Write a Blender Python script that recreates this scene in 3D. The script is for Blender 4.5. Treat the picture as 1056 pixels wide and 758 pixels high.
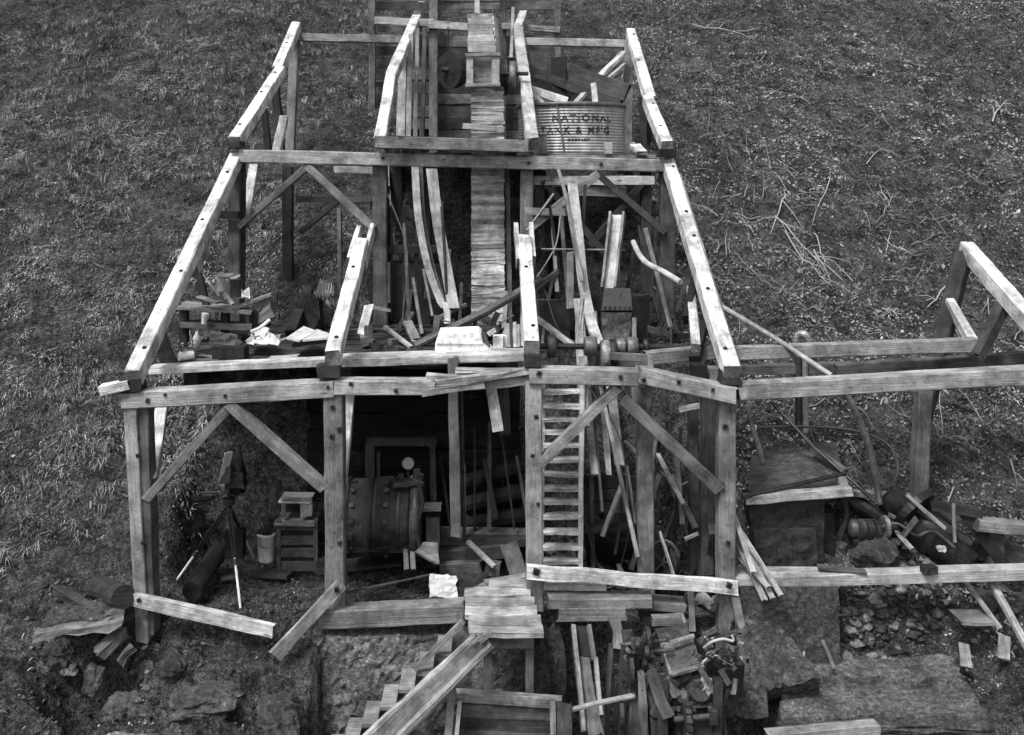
import bpy, math, random
import numpy as np
from mathutils import Vector, Matrix
R = math.radians
random.seed(7)
rng = np.random.default_rng(11)
S = bpy.context.scene
for o in list(bpy.data.objects): bpy.data.objects.remove(o)

# ------------------------------------------------------------ camera, world, sun
F = 1000.0
cam = bpy.data.cameras.new('camera'); camo = bpy.data.objects.new('camera', cam)
S.collection.objects.link(camo); S.camera = camo
camo.location = (0, 0, 0); camo.rotation_euler = (R(90), 0, 0)
cam.sensor_width = 36; cam.lens = 36 * F / 1056
cam.shift_x = 23 / 1056; cam.shift_y = -209 / 1056
cam.clip_end = 600; cam.clip_start = .05
w = bpy.data.worlds.new('World'); S.world = w; w.use_nodes = True
nt = w.node_tree; bg = nt.nodes['Background']
sky = nt.nodes.new('ShaderNodeTexSky'); sky.sky_type = 'NISHITA'; sky.sun_disc = False
SUN_EL, SUN_AZ = 58, 215           # degrees; the azimuth is measured clockwise from +Y
sky.sun_elevation = R(SUN_EL); sky.sun_rotation = R(SUN_AZ)
sky.air_density = 1.0; sky.dust_density = 4.0
bwn = nt.nodes.new('ShaderNodeRGBToBW')
nt.links.new(sky.outputs[0], bwn.inputs[0]); nt.links.new(bwn.outputs[0], bg.inputs[0])
bg.inputs[1].default_value = 0.11
sun = bpy.data.lights.new('sun', 'SUN'); suno = bpy.data.objects.new('sun', sun)
S.collection.objects.link(suno); sun.energy = 1.7; sun.angle = R(12)
sd = Vector((math.sin(R(SUN_AZ)) * math.cos(R(SUN_EL)), math.cos(R(SUN_AZ)) * math.cos(R(SUN_EL)), math.sin(R(SUN_EL))))
suno.rotation_euler = sd.to_track_quat('Z', 'Y').to_euler(); suno.location = sd * 60
S.view_settings.view_transform = 'Standard'; S.view_settings.look = 'None'
S.view_settings.gamma = 1; S.view_settings.use_curve_mapping = False
S.view_settings.exposure = 0.9

def P(x, y, D):                    # the point that stands D metres away at that place of the view
    return Vector(((x - 505) / F * D, D, (170 - y) / F * D))

# ------------------------------------------------------------ materials (a black and white world)
def mat(name, build, rough=.85, metal=0.0, spec=.3):
    m = bpy.data.materials.new(name); m.use_nodes = True
    n = m.node_tree.nodes; l = m.node_tree.links; b = n['Principled BSDF']
    b.inputs['Roughness'].default_value = rough; b.inputs['Metallic'].default_value = metal
    b.inputs['Specular IOR Level'].default_value = spec
    build(n, l, b); return m
def N(n, t, **k):
    o = n.new('ShaderNode' + t)
    for a, v in k.items(): setattr(o, a, v)
    return o
def noise(n, l, vec, sc, det=4, rough=.6, scale3=None):
    if scale3:
        mp = N(n, 'Mapping'); mp.inputs['Scale'].default_value = scale3; l.new(vec, mp.inputs[0]); vec = mp.outputs[0]
    o = N(n, 'TexNoise'); o.inputs['Scale'].default_value = sc; o.inputs['Detail'].default_value = det
    o.inputs['Roughness'].default_value = rough; l.new(vec, o.inputs['Vector']); return o.outputs[0]
def rng_(n, l, x, a, b, c, d):
    o = N(n, 'MapRange'); l.new(x, o.inputs[0])
    for i, v in enumerate((a, b, c, d)): o.inputs[i + 1].default_value = v
    return o.outputs[0]
def mul(n, l, a, b, op='MULTIPLY'):
    o = N(n, 'Math', operation=op)
    for i, v in enumerate((a, b)):
        if isinstance(v, (int, float)): o.inputs[i].default_value = v
        else: l.new(v, o.inputs[i])
    return o.outputs[0]
def tint(n): 
    a = N(n, 'Attribute'); a.attribute_name = 'tint'; return a.outputs['Fac']
def bump(n, l, b, h, s=.4, d=.01):
    o = N(n, 'Bump'); o.inputs['Strength'].default_value = s; o.inputs['Distance'].default_value = d
    l.new(h, o.inputs['Height']); l.new(o.outputs[0], b.inputs['Normal'])

def b_wood(n, l, b):
    uv = N(n, 'UVMap').outputs[0]
    g = noise(n, l, uv, 1, 5, .65, (1.3, 42, 1))
    c = noise(n, l, uv, 1, 3, .55, (.55, 30, 1))
    big = noise(n, l, uv, 1, 3, .6, (1.6, 5, 1))
    blot = noise(n, l, uv, 9, 4, .7)
    grain = rng_(n, l, g, .3, .68, .74, 1.15)
    crack = rng_(n, l, c, .27, .34, .3, 1)
    st = rng_(n, l, big, .32, .62, .72, 1.1)
    bl = rng_(n, l, blot, .3, .55, .75, 1.05)
    mp = N(n, 'Mapping'); mp.inputs['Scale'].default_value = (1.7, 4.5, 1); l.new(uv, mp.inputs[0])
    vo = N(n, 'TexVoronoi'); vo.inputs['Scale'].default_value = 1; l.new(mp.outputs[0], vo.inputs['Vector'])
    knot = rng_(n, l, vo.outputs['Distance'], .04, .1, .35, 1)
    v = mul(n, l, mul(n, l, mul(n, l, grain, crack), mul(n, l, st, bl)), knot)
    o = N(n, 'TexCoord').outputs['Object']
    dirt = rng_(n, l, noise(n, l, o, 2.6, 6, .7), .38, .58, .48, 1.15)
    fine = rng_(n, l, noise(n, l, uv, 1, 3, .6, (5, 120, 1)), .36, .62, .72, 1.14)
    spot = rng_(n, l, noise(n, l, o, 34, 3, .7), .30, .44, .62, 1)
    v = mul(n, l, mul(n, l, v, dirt), mul(n, l, fine, spot))
    t = mul(n, l, mul(n, l, tint(n), 1.35, 'POWER'), 1.26)
    v = mul(n, l, v, t); l.new(v, b.inputs['Base Color'])
    bump(n, l, b, mul(n, l, mul(n, l, g, crack), fine), .6, .012)
WOOD = mat('weathered_wood', b_wood, .8, 0, .25)
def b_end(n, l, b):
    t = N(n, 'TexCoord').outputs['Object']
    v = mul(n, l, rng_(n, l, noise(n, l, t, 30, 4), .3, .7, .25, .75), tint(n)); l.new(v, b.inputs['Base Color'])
END = mat('shaded_end_grain', b_end, .9)  # dark end caps: weathered end grain, with end shade put into the colour
def b_conc(n, l, b):
    t = N(n, 'TexCoord').outputs['Object']
    a = rng_(n, l, noise(n, l, t, 17, 9, .8), .40, .62, .3, 1.7)
    c = rng_(n, l, noise(n, l, t, 2.3, 4, .6), .35, .62, .5, 1.25)
    vo = N(n, 'TexVoronoi'); vo.inputs['Scale'].default_value = 26; l.new(t, vo.inputs['Vector'])
    k = rng_(n, l, vo.outputs['Distance'], .15, .5, 1.25, .75)
    v = mul(n, l, mul(n, l, mul(n, l, a, c), k), tint(n)); l.new(v, b.inputs['Base Color'])
    bump(n, l, b, mul(n, l, a, k), 1, .03)
CONC = mat('rough_concrete', b_conc, .95)
def b_rock(n, l, b):
    t = N(n, 'TexCoord').outputs['Object']
    a = rng_(n, l, noise(n, l, t, 15, 9, .85), .40, .61, .25, 1.6)
    c = rng_(n, l, noise(n, l, t, 3, 3, .6), .35, .62, .65, 1.2)
    v = mul(n, l, mul(n, l, a, c), mul(n, l, tint(n), 1.7)); l.new(v, b.inputs['Base Color']); bump(n, l, b, a, 1, .03)
ROCK = mat('rock', b_rock, .95)
def b_metal(n, l, b):
    t = N(n, 'TexCoord').outputs['Object']
    a = rng_(n, l, noise(n, l, t, 7, 6, .7), .35, .65, .5, 1.4)
    v = mul(n, l, mul(n, l, a, rng_(n, l, noise(n, l, t, 40, 3), .3, .7, .5, 1.3)), mul(n, l, tint(n), .62)); l.new(v, b.inputs['Base Color'])
    l.new(rng_(n, l, a, .5, 1.4, .35, .7), b.inputs['Roughness']); bump(n, l, b, a, .3, .006)
METAL = mat('rusty_iron', b_metal, .5, .35, .5)
def b_galv(n, l, b):
    t = N(n, 'TexCoord').outputs['Object']
    a = rng_(n, l, noise(n, l, t, 3.5, 5, .7), .35, .65, .7, 1.15)
    s = rng_(n, l, noise(n, l, t, 1, 4, .7, (9, 9, 1.2)), .38, .6, .6, 1.1)
    v = mul(n, l, mul(n, l, a, s), tint(n)); l.new(v, b.inputs['Base Color'])
GALV = mat('galvanised_sheet', b_galv, .5, .25, .5)
def b_plain(n, l, b):
    t = N(n, 'TexCoord').outputs['Object']
    a = mul(n, l, rng_(n, l, noise(n, l, t, 14, 7, .75), .36, .50, .55, 1.05), rng_(n, l, noise(n, l, t, 3, 3, .6), .35, .55, .8, 1))
    l.new(mul(n, l, a, tint(n)), b.inputs['Base Color'])
PAINT = mat('painted_surface', b_plain, .55, 0, .4)
CLOTH = mat('cloth', b_plain, .95, 0, .1)
RUBBER = mat('rubber', b_plain, .6, 0, .3)
def b_leafy(n, l, b): l.new(tint(n), b.inputs['Base Color'])
LEAF = mat('dry_leaf', b_leafy, .9, 0, .15)
def b_ground(n, l, b):
    t = N(n, 'TexCoord').outputs['Object']
    a = rng_(n, l, noise(n, l, t, 19, 9, .85), .40, .64, .18, 2.3)
    c = mul(n, l, rng_(n, l, noise(n, l, t, 1.1, 5, .65), .36, .64, .65, 1.3), rng_(n, l, noise(n, l, t, 4, 6, .75), .38, .62, .4, 1.6))
    d = rng_(n, l, noise(n, l, t, 55, 3, .75), .42, .68, .45, 2.0)
    v = mul(n, l, mul(n, l, mul(n, l, a, c), d), .175); l.new(v, b.inputs['Base Color'])
    bump(n, l, b, mul(n, l, a, d), 1, .04)
GROUND = mat('dry_soil', b_ground, 1, 0, .1)

# ------------------------------------------------------------ mesh builder
class G:
    def __init__(s): s.v = []; s.f = []; s.uv = []; s.t = []; s.mi = []
    def face(s, idx, uvs=None, t=.3, m=0):
        s.f.append(tuple(idx)); s.t.append(t); s.mi.append(m)
        s.uv.append(uvs if uvs else [(s.v[i][0] + s.v[i][1], s.v[i][2] + s.v[i][1] * .3) for i in idx])
    def beam(s, p0, p1, v, t=None, c=.36, bow=0, taper=1, jit=.0022, ch=.07, end=.55, seg=None, sag=0):
        p0 = Vector(p0); p1 = Vector(p1); t = v if t is None else t
        d = p1 - p0; L = d.length; d = d / L
        ref = Vector((0, 1, 0)) if abs(d.z) > .85 else Vector((0, 0, 1))
        sx = d.cross(ref).normalized(); up = sx.cross(d).normalized()
        if abs(sx.x) > .6: a, b = v / 2, t / 2
        else: a, b = t / 2, v / 2
        n = seg or max(2, min(14, int(L / .35) + 1)); k = min(a, b) * 2 * ch
        cs = [(-a + k, -b), (a - k, -b), (a, -b + k), (a, b - k), (a - k, b), (-a + k, b), (-a, b - k), (-a, -b + k)]
        pv = [0]
        for i in range(8):
            q, r = cs[i], cs[(i + 1) % 8]; pv.append(pv[-1] + math.hypot(q[0] - r[0], q[1] - r[1]))
        ou, ov = random.uniform(0, 90), random.uniform(0, 90); base = len(s.v); c *= random.uniform(.84, 1.12)
        for i in range(n + 1):
            u = i / n; cc = p0 + d * L * u + sx * bow * math.sin(math.pi * u) - Vector((0, 0, sag * math.sin(math.pi * u)))
            cc += sx * random.gauss(0, jit * .7) + up * random.gauss(0, jit * .7)
            k2 = 1 + (taper - 1) * u
            for (x, y) in cs:
                e = d * (random.uniform(-1, 1) * min(.022, v * .16) if i in (0, n) else 0)
                s.v.append(cc + sx * (x * k2 + random.gauss(0, jit)) + up * (y * k2 + random.gauss(0, jit)) + e)
        for i in range(n):
            for j in range(8):
                j2 = (j + 1) % 8; A = base + i * 8
                s.face((A + j, A + j2, A + 8 + j2, A + 8 + j),
                       [(ou + L * i / n, ov + pv[j]), (ou + L * i / n, ov + pv[j + 1]), (ou + L * (i + 1) / n, ov + pv[j + 1]), (ou + L * (i + 1) / n, ov + pv[j])], c)
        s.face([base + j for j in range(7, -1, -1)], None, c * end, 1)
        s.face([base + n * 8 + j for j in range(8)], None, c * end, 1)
        return s
    def box(s, c, size, rz=0, t=.3, rx=0, ry=0, m=0, top=1.0, jit=.002):
        M = Matrix.Rotation(rz, 3, 'Z') @ Matrix.Rotation(ry, 3, 'Y') @ Matrix.Rotation(rx, 3, 'X')
        b = len(s.v); c = Vector(c); ou = random.uniform(0, 50)
        for z in (-1, 1):
            for (x, y) in ((-1, -1), (1, -1), (1, 1), (-1, 1)):
                k = top if z > 0 else 1
                s.v.append(c + M @ Vector((x * size[0] / 2 * k, y * size[1] / 2 * k, z * size[2] / 2)) + Vector([random.gauss(0, jit) for _ in range(3)]))
        X, Y, Z = size
        for f, (du, dv) in (((0, 3, 2, 1), (Y, X)), ((4, 5, 6, 7), (X, Y)), ((0, 1, 5, 4), (X, Z)), ((1, 2, 6, 5), (Y, Z)), ((2, 3, 7, 6), (X, Z)), ((3, 0, 4, 7), (Y, Z))):
            if dv > du * 1.3: q = [(0, 0), (0, du), (dv, du), (dv, 0)]; 
            else: q = [(0, 0), (du, 0), (du, dv), (0, dv)]
            s.face([b + i for i in f], [(ou + a, ou + bb) for a, bb in q], t, m)
        return s
    def slab(s, pts, th, t=.3, n=None, m=0, div=1, jit=0):        # four corners (world), thickness along n; div for a rough surface
        p = [Vector(q) for q in pts]
        n = Vector(n).normalized() if n else (p[1] - p[0]).cross(p[3] - p[0]).normalized()
        b = len(s.v); D = div; ou = random.uniform(0, 50)
        lu = (p[1] - p[0]).length; lv = (p[3] - p[0]).length
        for k in (0, 1):
            for i in range(D + 1):
                for j in range(D + 1):
                    u, v = i / D, j / D
                    q = p[0].lerp(p[1], u).lerp(p[3].lerp(p[2], u), v)
                    s.v.append(q + n * (th / 2 * (1 if k else -1)) + Vector([random.gauss(0, jit) for _ in range(3)]))
        W = D + 1; K = W * W
        def uvq(i, j): return (ou + lu * i / D, ou + lv * j / D)
        for i in range(D):
            for j in range(D):
                q = [(i, j), (i + 1, j), (i + 1, j + 1), (i, j + 1)]
                s.face([b + K + x * W + y for x, y in q], [uvq(*a) for a in q], t, m)
                s.face([b + x * W + y for x, y in q[::-1]], [uvq(*a) for a in q[::-1]], t, m)
        rim = [(i, 0) for i in range(D)] + [(D, j) for j in range(D)] + [(i, D) for i in range(D, 0, -1)] + [(0, j) for j in range(D, 0, -1)]
        for a in range(len(rim)):
            x, y = rim[a]; x2, y2 = rim[(a + 1) % len(rim)]
            s.face([b + x * W + y, b + x2 * W + y2, b + K + x2 * W + y2, b + K + x * W + y], None, t * .9, m)
        return s
    def lathe(s, p0, p1, prof, n=20, t=.2, m=0):                   # prof: (fraction along p0>p1, radius)
        p0 = Vector(p0); p1 = Vector(p1); d = (p1 - p0).normalized()
        a = d.cross(Vector((.3, 1, .2)) if abs(d.y) < .8 else Vector((1, 0, .2))).normalized(); c = d.cross(a)
        b = len(s.v); L = (p1 - p0).length
        for (u, r) in prof:
            q = p0.lerp(p1, u)
            for j in range(n):
                an = 2 * math.pi * j / n; s.v.append(q + (a * math.cos(an) + c * math.sin(an)) * r)
        for i in range(len(prof) - 1):
            for j in range(n):
                A = b + i * n; j2 = (j + 1) % n
                r = max(prof[i][1], .01)
                s.face((A + j, A + n + j, A + n + j2, A + j2),
                       [(prof[i][0] * L, j * .3 * r * 6.28 / n * 3), (prof[i + 1][0] * L, j * r * 6.28 / n), (prof[i + 1][0] * L, (j + 1) * r * 6.28 / n), (prof[i][0] * L, (j + 1) * r * 6.28 / n)], t, m)
        s.face([b + j for j in range(n)], None, t * .9, m)
        s.face([b + (len(prof) - 1) * n + j for j in range(n - 1, -1, -1)], None, t * .9, m)
        return s
    def cyl(s, p0, p1, r, r1=None, n=14, t=.2, m=0): return s.lathe(p0, p1, [(0, r), (1, r if r1 is None else r1)], n, t, m)
    def tube(s, pts, r, n=7, t=.2, r1=None, m=0):
        pts = [Vector(p) for p in pts]; b = len(s.v); K = len(pts); L = 0
        Ls = [0]
        for i in range(1, K): Ls.append(Ls[-1] + (pts[i] - pts[i - 1]).length)
        ou = random.uniform(0, 50)
        for i, p in enumerate(pts):
            d = (pts[min(i + 1, K - 1)] - pts[max(i - 1, 0)]).normalized()
            a = d.cross(Vector((0.1, .2, 1)) if abs(d.z) < .9 else Vector((1, .1, 0))).normalized(); c = d.cross(a)
            rr = r if r1 is None else r + (r1 - r) * i / (K - 1)
            for j in range(n):
                an = 2 * math.pi * j / n; s.v.append(p + (a * math.cos(an) + c * math.sin(an)) * rr)
        for i in range(K - 1):
            for j in range(n):
                A = b + i * n; j2 = (j + 1) % n
                s.face((A + j, A + j2, A + n + j2, A + n + j), [(ou + Ls[i], j * r), (ou + Ls[i], (j + 1) * r), (ou + Ls[i + 1], (j + 1) * r), (ou + Ls[i + 1], j * r)], t, m)
        s.face([b + j for j in range(n - 1, -1, -1)], None, t * .8, m); s.face([b + (K - 1) * n + j for j in range(n)], None, t * .8, m)
        return s
    def ribbon(s, pts, w, th=.02, t=.35, side=(1, 0, 0)):
        pts = curve(pts, 6); b = len(s.v); sd_ = Vector(side); ou = random.uniform(0, 50); L = 0
        for i, p in enumerate(pts):
            d = (pts[min(i + 1, len(pts) - 1)] - pts[max(i - 1, 0)]).normalized(); n_ = sd_.cross(d).normalized()
            for (x, y) in ((-1, -1), (1, -1), (1, 1), (-1, 1)): s.v.append(p + sd_ * x * w / 2 + n_ * y * th / 2)
        for i in range(len(pts) - 1):
            l2 = L + (pts[i + 1] - pts[i]).length
            for j in range(4):
                A = b + i * 4; j2 = (j + 1) % 4; va = [0, w, w + th, w * 2 + th][j]
                s.face((A + j, A + j2, A + 4 + j2, A + 4 + j), [(ou + L, va), (ou + L, va + (w if j % 2 == 0 else th)), (ou + l2, va + (w if j % 2 == 0 else th)), (ou + l2, va)], t)
            L = l2
        s.face([b + 3, b + 2, b + 1, b], None, t * .6, 1); e = b + 4 * (len(pts) - 1); s.face([e, e + 1, e + 2, e + 3], None, t * .6, 1)
        return s
    def rock(s, c, r, t=.15, seed=None, n=2, rough=.22, flat=1):
        import bmesh
        bm = bmesh.new(); bmesh.ops.create_icosphere(bm, subdivisions=n, radius=1)
        sx, sy, sz = (r, r, r) if isinstance(r, (int, float)) else r
        from mathutils import noise as mn
        o = Vector((random.uniform(0, 99), random.uniform(0, 99), 3)); b = len(s.v); c = Vector(c)
        rz = Matrix.Rotation(random.uniform(0, 6), 3, 'Z') if isinstance(r, (int, float)) else Matrix.Identity(3)
        for v in bm.verts:
            q = v.co.copy(); k = 1 + rough * 1.6 * mn.noise(q * 1.3 + o) + rough * .7 * mn.noise(q * 3.5 + o) + rough * .35 * mn.noise(q * 8 + o) + rough * .2 * mn.noise(q * 17 + o)
            m_ = max(abs(q.x), abs(q.y), abs(q.z)); q = q * k * (1 + .25 * (1 / max(m_, .6) - 1.2))
            s.v.append(c + rz @ Vector((q.x * sx, q.y * sy, q.z * sz)))
        for f in bm.faces: s.face([b + v.index for v in f.verts], None, t)
        bm.free(); return s
    def build(s, name, m, parent=None, smooth=False):
        me = bpy.data.meshes.new(name); V = s.v
        if parent is not None:
            o = Vector(parent['_w']) 
        else:
            xs = [p[0] for p in V]; ys = [p[1] for p in V]; zs = [p[2] for p in V]
            o = Vector(((min(xs) + max(xs)) / 2, (min(ys) + max(ys)) / 2, min(zs)))
        me.from_pydata([tuple(Vector(p) - o) for p in V], [], s.f)
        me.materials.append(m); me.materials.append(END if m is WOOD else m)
        me.polygons.foreach_set('material_index', s.mi)
        uvl = me.uv_layers.new(name='UVMap'); flat = []
        for f in s.uv:
            for a in f: flat += [a[0], a[1]]
        uvl.data.foreach_set('uv', flat)
        at = me.attributes.new('tint', 'FLOAT', 'FACE'); at.data.foreach_set('value', s.t)
        if smooth: me.polygons.foreach_set('use_smooth', [True] * len(s.f))
        ob = bpy.data.objects.new(name, me); S.collection.objects.link(ob)
        if parent is not None:
            ob.parent = parent; ob['_w'] = tuple(o)
        else: ob.location = o; ob['_w'] = tuple(o)
        return ob
def curve(pts, k=6):
    pts = [Vector(p) for p in pts]; out = []
    q = [pts[0] * 2 - pts[1]] + pts + [pts[-1] * 2 - pts[-2]]
    for i in range(1, len(q) - 2):
        for j in range(k):
            u = j / k; a, b, c, d = q[i - 1:i + 3]
            out.append(.5 * ((2 * b) + (c - a) * u + (2 * a - 5 * b + 4 * c - d) * u * u + (3 * b - a - 3 * c + d) * u ** 3))
    out.append(pts[-1]); return out
def thing(name, label, cat, loc, group=None):
    o = bpy.data.objects.new(name, None); S.collection.objects.link(o); o.empty_display_size = .2
    o.location = loc; o['_w'] = tuple(loc); o['label'] = label; o['category'] = cat
    if group: o['group'] = group
    return o
def tag(o, label, cat, group=None):
    o['label'] = label; o['category'] = cat
    if group: o['group'] = group
    return o
def struct(o, kind='structure'): o['kind'] = kind; return o
def PB(name, par, x0, y0, D0, x1, y1, D1, v, t=None, c=.36, **k):   # one timber as a part
    return G().beam(P(x0, y0, D0), P(x1, y1, D1), v, t, c, **k).build(name, WOOD, par)
def board(label, x0, y0, D0, x1, y1, D1, v, t=.03, c=.36, name='loose_board', cat='board', group=None, **k):
    return tag(G().beam(P(x0, y0, D0), P(x1, y1, D1), v, t, c, **k).build(name, WOOD), label, cat, group)

# ------------------------------------------------------------ ground
def vnoise(x, y, seed=0):
    xi = np.floor(x).astype(np.int64); yi = np.floor(y).astype(np.int64); fx = x - xi; fy = y - yi
    fx = fx * fx * (3 - 2 * fx); fy = fy * fy * (3 - 2 * fy)
    def h(a, b):
        n = (a * 374761393 + b * 668265263 + seed * 974634777) & 0x7fffffff
        n = ((n ^ (n >> 13)) * 1274126177) & 0x7fffffff
        return ((n ^ (n >> 16)) & 0xffff) / 65535.0 * 2 - 1
    return (h(xi, yi) * (1 - fx) + h(xi + 1, yi) * fx) * (1 - fy) + (h(xi, yi + 1) * (1 - fx) + h(xi + 1, yi + 1) * fx) * fy
def fbm(x, y, o=4, seed=0, g=.5):
    r = 0; a = 1
    for i in range(o): r = r + a * vnoise(x * 2 ** i + 13.7 * i, y * 2 ** i + 7.1 * i, seed + i); a *= g
    return r
def sm(a, b, x):
    t = np.clip((x - a) / (b - a), 0, 1); return t * t * (3 - 2 * t)
def height(X, Y, fine=True):
    X = np.asarray(X, float); Y = np.asarray(Y, float)
    out = -4.7 + .63 * (Y - 10)
    out = np.where(Y < 2, -4.7 + .63 * -8 + .12 * (Y - 2), out); out = np.where(Y > 70, -4.7 + .63 * 60 + .15 * (Y - 70), out)
    out = out + .35 * fbm(X * .13 + 5, Y * .13, 3, 3) * sm(0, 4, np.abs(X + .5) - 4) + .07 * fbm(X * .9, Y * .9, 4, 9)
    wob = .12 * fbm(X * 1.6, Y * 1.6, 2, 21)
    t2 = -4.74 + 2.36 * sm(11.75, 12.2, Y + wob)
    cen = sm(-1.9, -1.6, X + wob) * (1 - sm(.75, 1.05, X + wob))
    t3 = t2 + 2.4 * sm(14.25, 14.8, Y + wob) * cen
    inner = np.where(Y > 12.3, np.maximum(t3, np.minimum(out, 50) * (1 - cen) + -9 * cen), t3)
    back = sm(17.6, 18.4, Y); bk2 = sm(19.6, 20.2, Y)
    inner = np.where(cen > .5, inner * (1 - bk2) + out * bk2, inner * (1 - back) + out * back)
    inn = sm(-3.7, -3.35, X) * (1 - sm(2.75, 3.1, X)) * sm(9.9, 10.1, Y)
    lump = .055 * fbm(X * 3.1, Y * 4.5, 3, 91) + .03 * fbm(X * 8, Y * 11, 2, 92)
    out = out + lump
    z = out * (1 - inn) + inner * inn
    pit = sm(-1.8, -1.65, X + wob) * (1 - sm(2.55, 2.8, X + wob)) * (1 - sm(9.9, 10.08, Y)) * sm(1, 5, Y)
    z = z * (1 - pit) + np.minimum(z, -7.3) * pit
    fr = sm(2.65, 2.85, X) * (1 - sm(4.85, 5.3, X)) * sm(4, 7, Y) 
    led = -6.3 + 1.02 * sm(9.1, 9.25, Y) + .62 * sm(9.86, 10.25, Y); z = z * (1 - fr * (1 - sm(10.2, 10.3, Y))) + np.minimum(z, led) * fr * (1 - sm(10.2, 10.3, Y))
    hol = np.exp(-(((X + 4.0) / .36) ** 2 + ((Y - 9.62) / .36) ** 2) ** 2); z = z - 2.3 * hol
    rg = sm(-5.0, -4.4, X) * (1 - sm(-1.9, -1.7, X)) * (1 - sm(10.0, 10.35, Y)); z = z + rg * (.30 * np.abs(fbm(X * 1.9, Y * 2.4, 4, 71)) - .16 + .045 * fbm(X * 9, Y * 9, 3, 72))
    if fine: z = z + .035 * fbm(X * 4.2, Y * 4.2, 4, 31, .6) + .014 * fbm(X * 17, Y * 17, 2, 5)
    return z
def hz(x, y): return float(height(np.array([x]), np.array([y]))[0])
def GP(x, y, D): # the ground point below that direction at distance D
    X = (x - 505) / F * D; return Vector((X, D, hz(X, D)))
xs = np.concatenate([np.linspace(-140, -16, 42)[:-1], np.arange(-16, -5.5, .11), np.arange(-5.5, 6.2, .05), np.arange(6.2, 17, .11), np.linspace(17, 140, 42)])
ys = np.concatenate([np.linspace(-60, 7.5, 24)[:-1], np.arange(7.5, 15.5, .05), np.arange(15.5, 26, .09), np.linspace(26, 150, 60)])
XX, YY = np.meshgrid(xs, ys); ZZ = height(XX, YY)
nx, ny = len(xs), len(ys)
co = np.stack([XX.ravel(), YY.ravel(), ZZ.ravel()], 1)
ii = (np.arange(ny - 1)[:, None] * nx + np.arange(nx - 1)[None, :]).ravel()
qd = np.stack([ii, ii + 1, ii + 1 + nx, ii + nx], 1)
def np_mesh(name, co, faces, tints, m, smooth=False):
    me = bpy.data.meshes.new(name); k = faces.shape[1]
    me.vertices.add(len(co)); me.vertices.foreach_set('co', co.astype(np.float32).ravel())
    me.loops.add(faces.size); me.loops.foreach_set('vertex_index', faces.astype(np.int32).ravel())
    me.polygons.add(len(faces)); me.polygons.foreach_set('loop_start', np.arange(0, faces.size, k, dtype=np.int32))
    me.polygons.foreach_set('loop_total', np.full(len(faces), k, dtype=np.int32))
    if tints is not None:
        at = me.attributes.new('tint', 'FLOAT', 'FACE'); at.data.foreach_set('value', tints.astype(np.float32))
    me.update(calc_edges=True); me.materials.append(m)
    if smooth: me.polygons.foreach_set('use_smooth', [True] * len(faces))
    ob = bpy.data.objects.new(name, me); S.collection.objects.link(ob); return ob
struct(np_mesh('hillside', co, qd, None, GROUND, True))
# ------------------------------------------------------------ the mill's open timber frame
FR = thing('mill_frame', 'large open timber building frame, roofless, stepping up the slope with pale sloping rafters', 'building frame', P(448, 655, 10))
LIGHT, MID, GREY, DARK = .72, .40, .30, .10
def post(x0, y0, D, x1, y1, v, t=None, c=GREY, D1=None, **k): return PB('post', FR, x0, y0, D, x1, y1, D1 or D, v, t, c, **k)
def bolts(par, pts, r=.019, gx=0):
    for (x, y, D) in pts:
        r *= random.uniform(.75, 1.1)
        g = G(); p = P(x, y, D); g.box(p + Vector((0, .004, 0)), (r * 2.7, .012, r * 2.7), 0, .16, ry=random.uniform(-.4, .4)); g.cyl(p + Vector((0, -.012, 0)), p + Vector((0, .02, 0)), r, n=8, t=.03)
        ob = g.build('bolt', METAL, par)
# posts of the front bent
a = post(137, 406, 10, 150, 658, .13, .2, .38); bolts(a, [(142, 470, 9.9), (147, 560, 9.9)])
post(150, 408, 10.03, 157, 652, .12, .2, .2)
a = post(345, 398, 10, 347, 628, .2, .2, .3); bolts(a, [(343, 420, 9.89), (350, 443, 9.89), (342, 450, 9.89), (350, 560, 9.89)])
a = post(550, 390, 10, 551, 628, .17, .19, .34); bolts(a, [(553, 430, 9.9), (549, 470, 9.9), (555, 520, 9.9)], .016)
post(663, 395, 10.35, 667, 640, .16, .17, .24)
post(730, 403, 10.5, 728, 592, .14, .16, .14)
a = post(748, 402, 10.02, 748, 650, .17, .2, .32, end=.3); bolts(a, [(748, 440, 9.9), (744, 500, 9.9), (751, 560, 9.9)])
post(714, 403, 10.9, 716, 600, .10, .14, .13)
post(467, 368, 10.55, 470, 552, .11, .11, .25)
# front plate in its broken lengths
g = PB('plate_beam', FR, 128, 411.5, 9.98, 345, 399.5, 9.98, .175, .2, .42); bolts(g, [(152, 413, 9.87), (232, 408, 9.87), (338, 399, 9.87), (170, 407, 9.87)])
g = PB('plate_beam', FR, 346, 398, 9.98, 447, 398, 9.98, .15, .2, .40); bolts(g, [(362, 396, 9.87), (408, 403, 9.87)])
for (x0, y0, x1, y1, v, D, c) in ((432, 400, 552, 391, .09, 9.99, .36), (440, 391, 552, 385, .07, 10.02, .42), (450, 395, 548, 382, .05, 9.93, .45), (470, 382, 552, 383.5, .035, 10.05, .45), (436, 403, 500, 396, .06, 9.9, .36)):
    PB('plate_splinter', FR, x0, y0, D, x1, y1, D, v, .12, c, jit=.009, bow=.01)
g = PB('plate_beam', FR, 545, 386, 9.96, 664, 389, 9.96, .16, .2, .42); bolts(g, [(556, 385, 9.85), (640, 389, 9.85)])
g = PB('plate_beam', FR, 659, 386, 9.9, 757, 407, 9.9, .165, .2, .42); bolts(g, [(700, 394, 9.79), (735, 402, 9.79), (664, 392, 9.79)])
PB('plate_stub', FR, 104, 402, 9.86, 134, 396, 9.9, .10, .14, .62)
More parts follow.
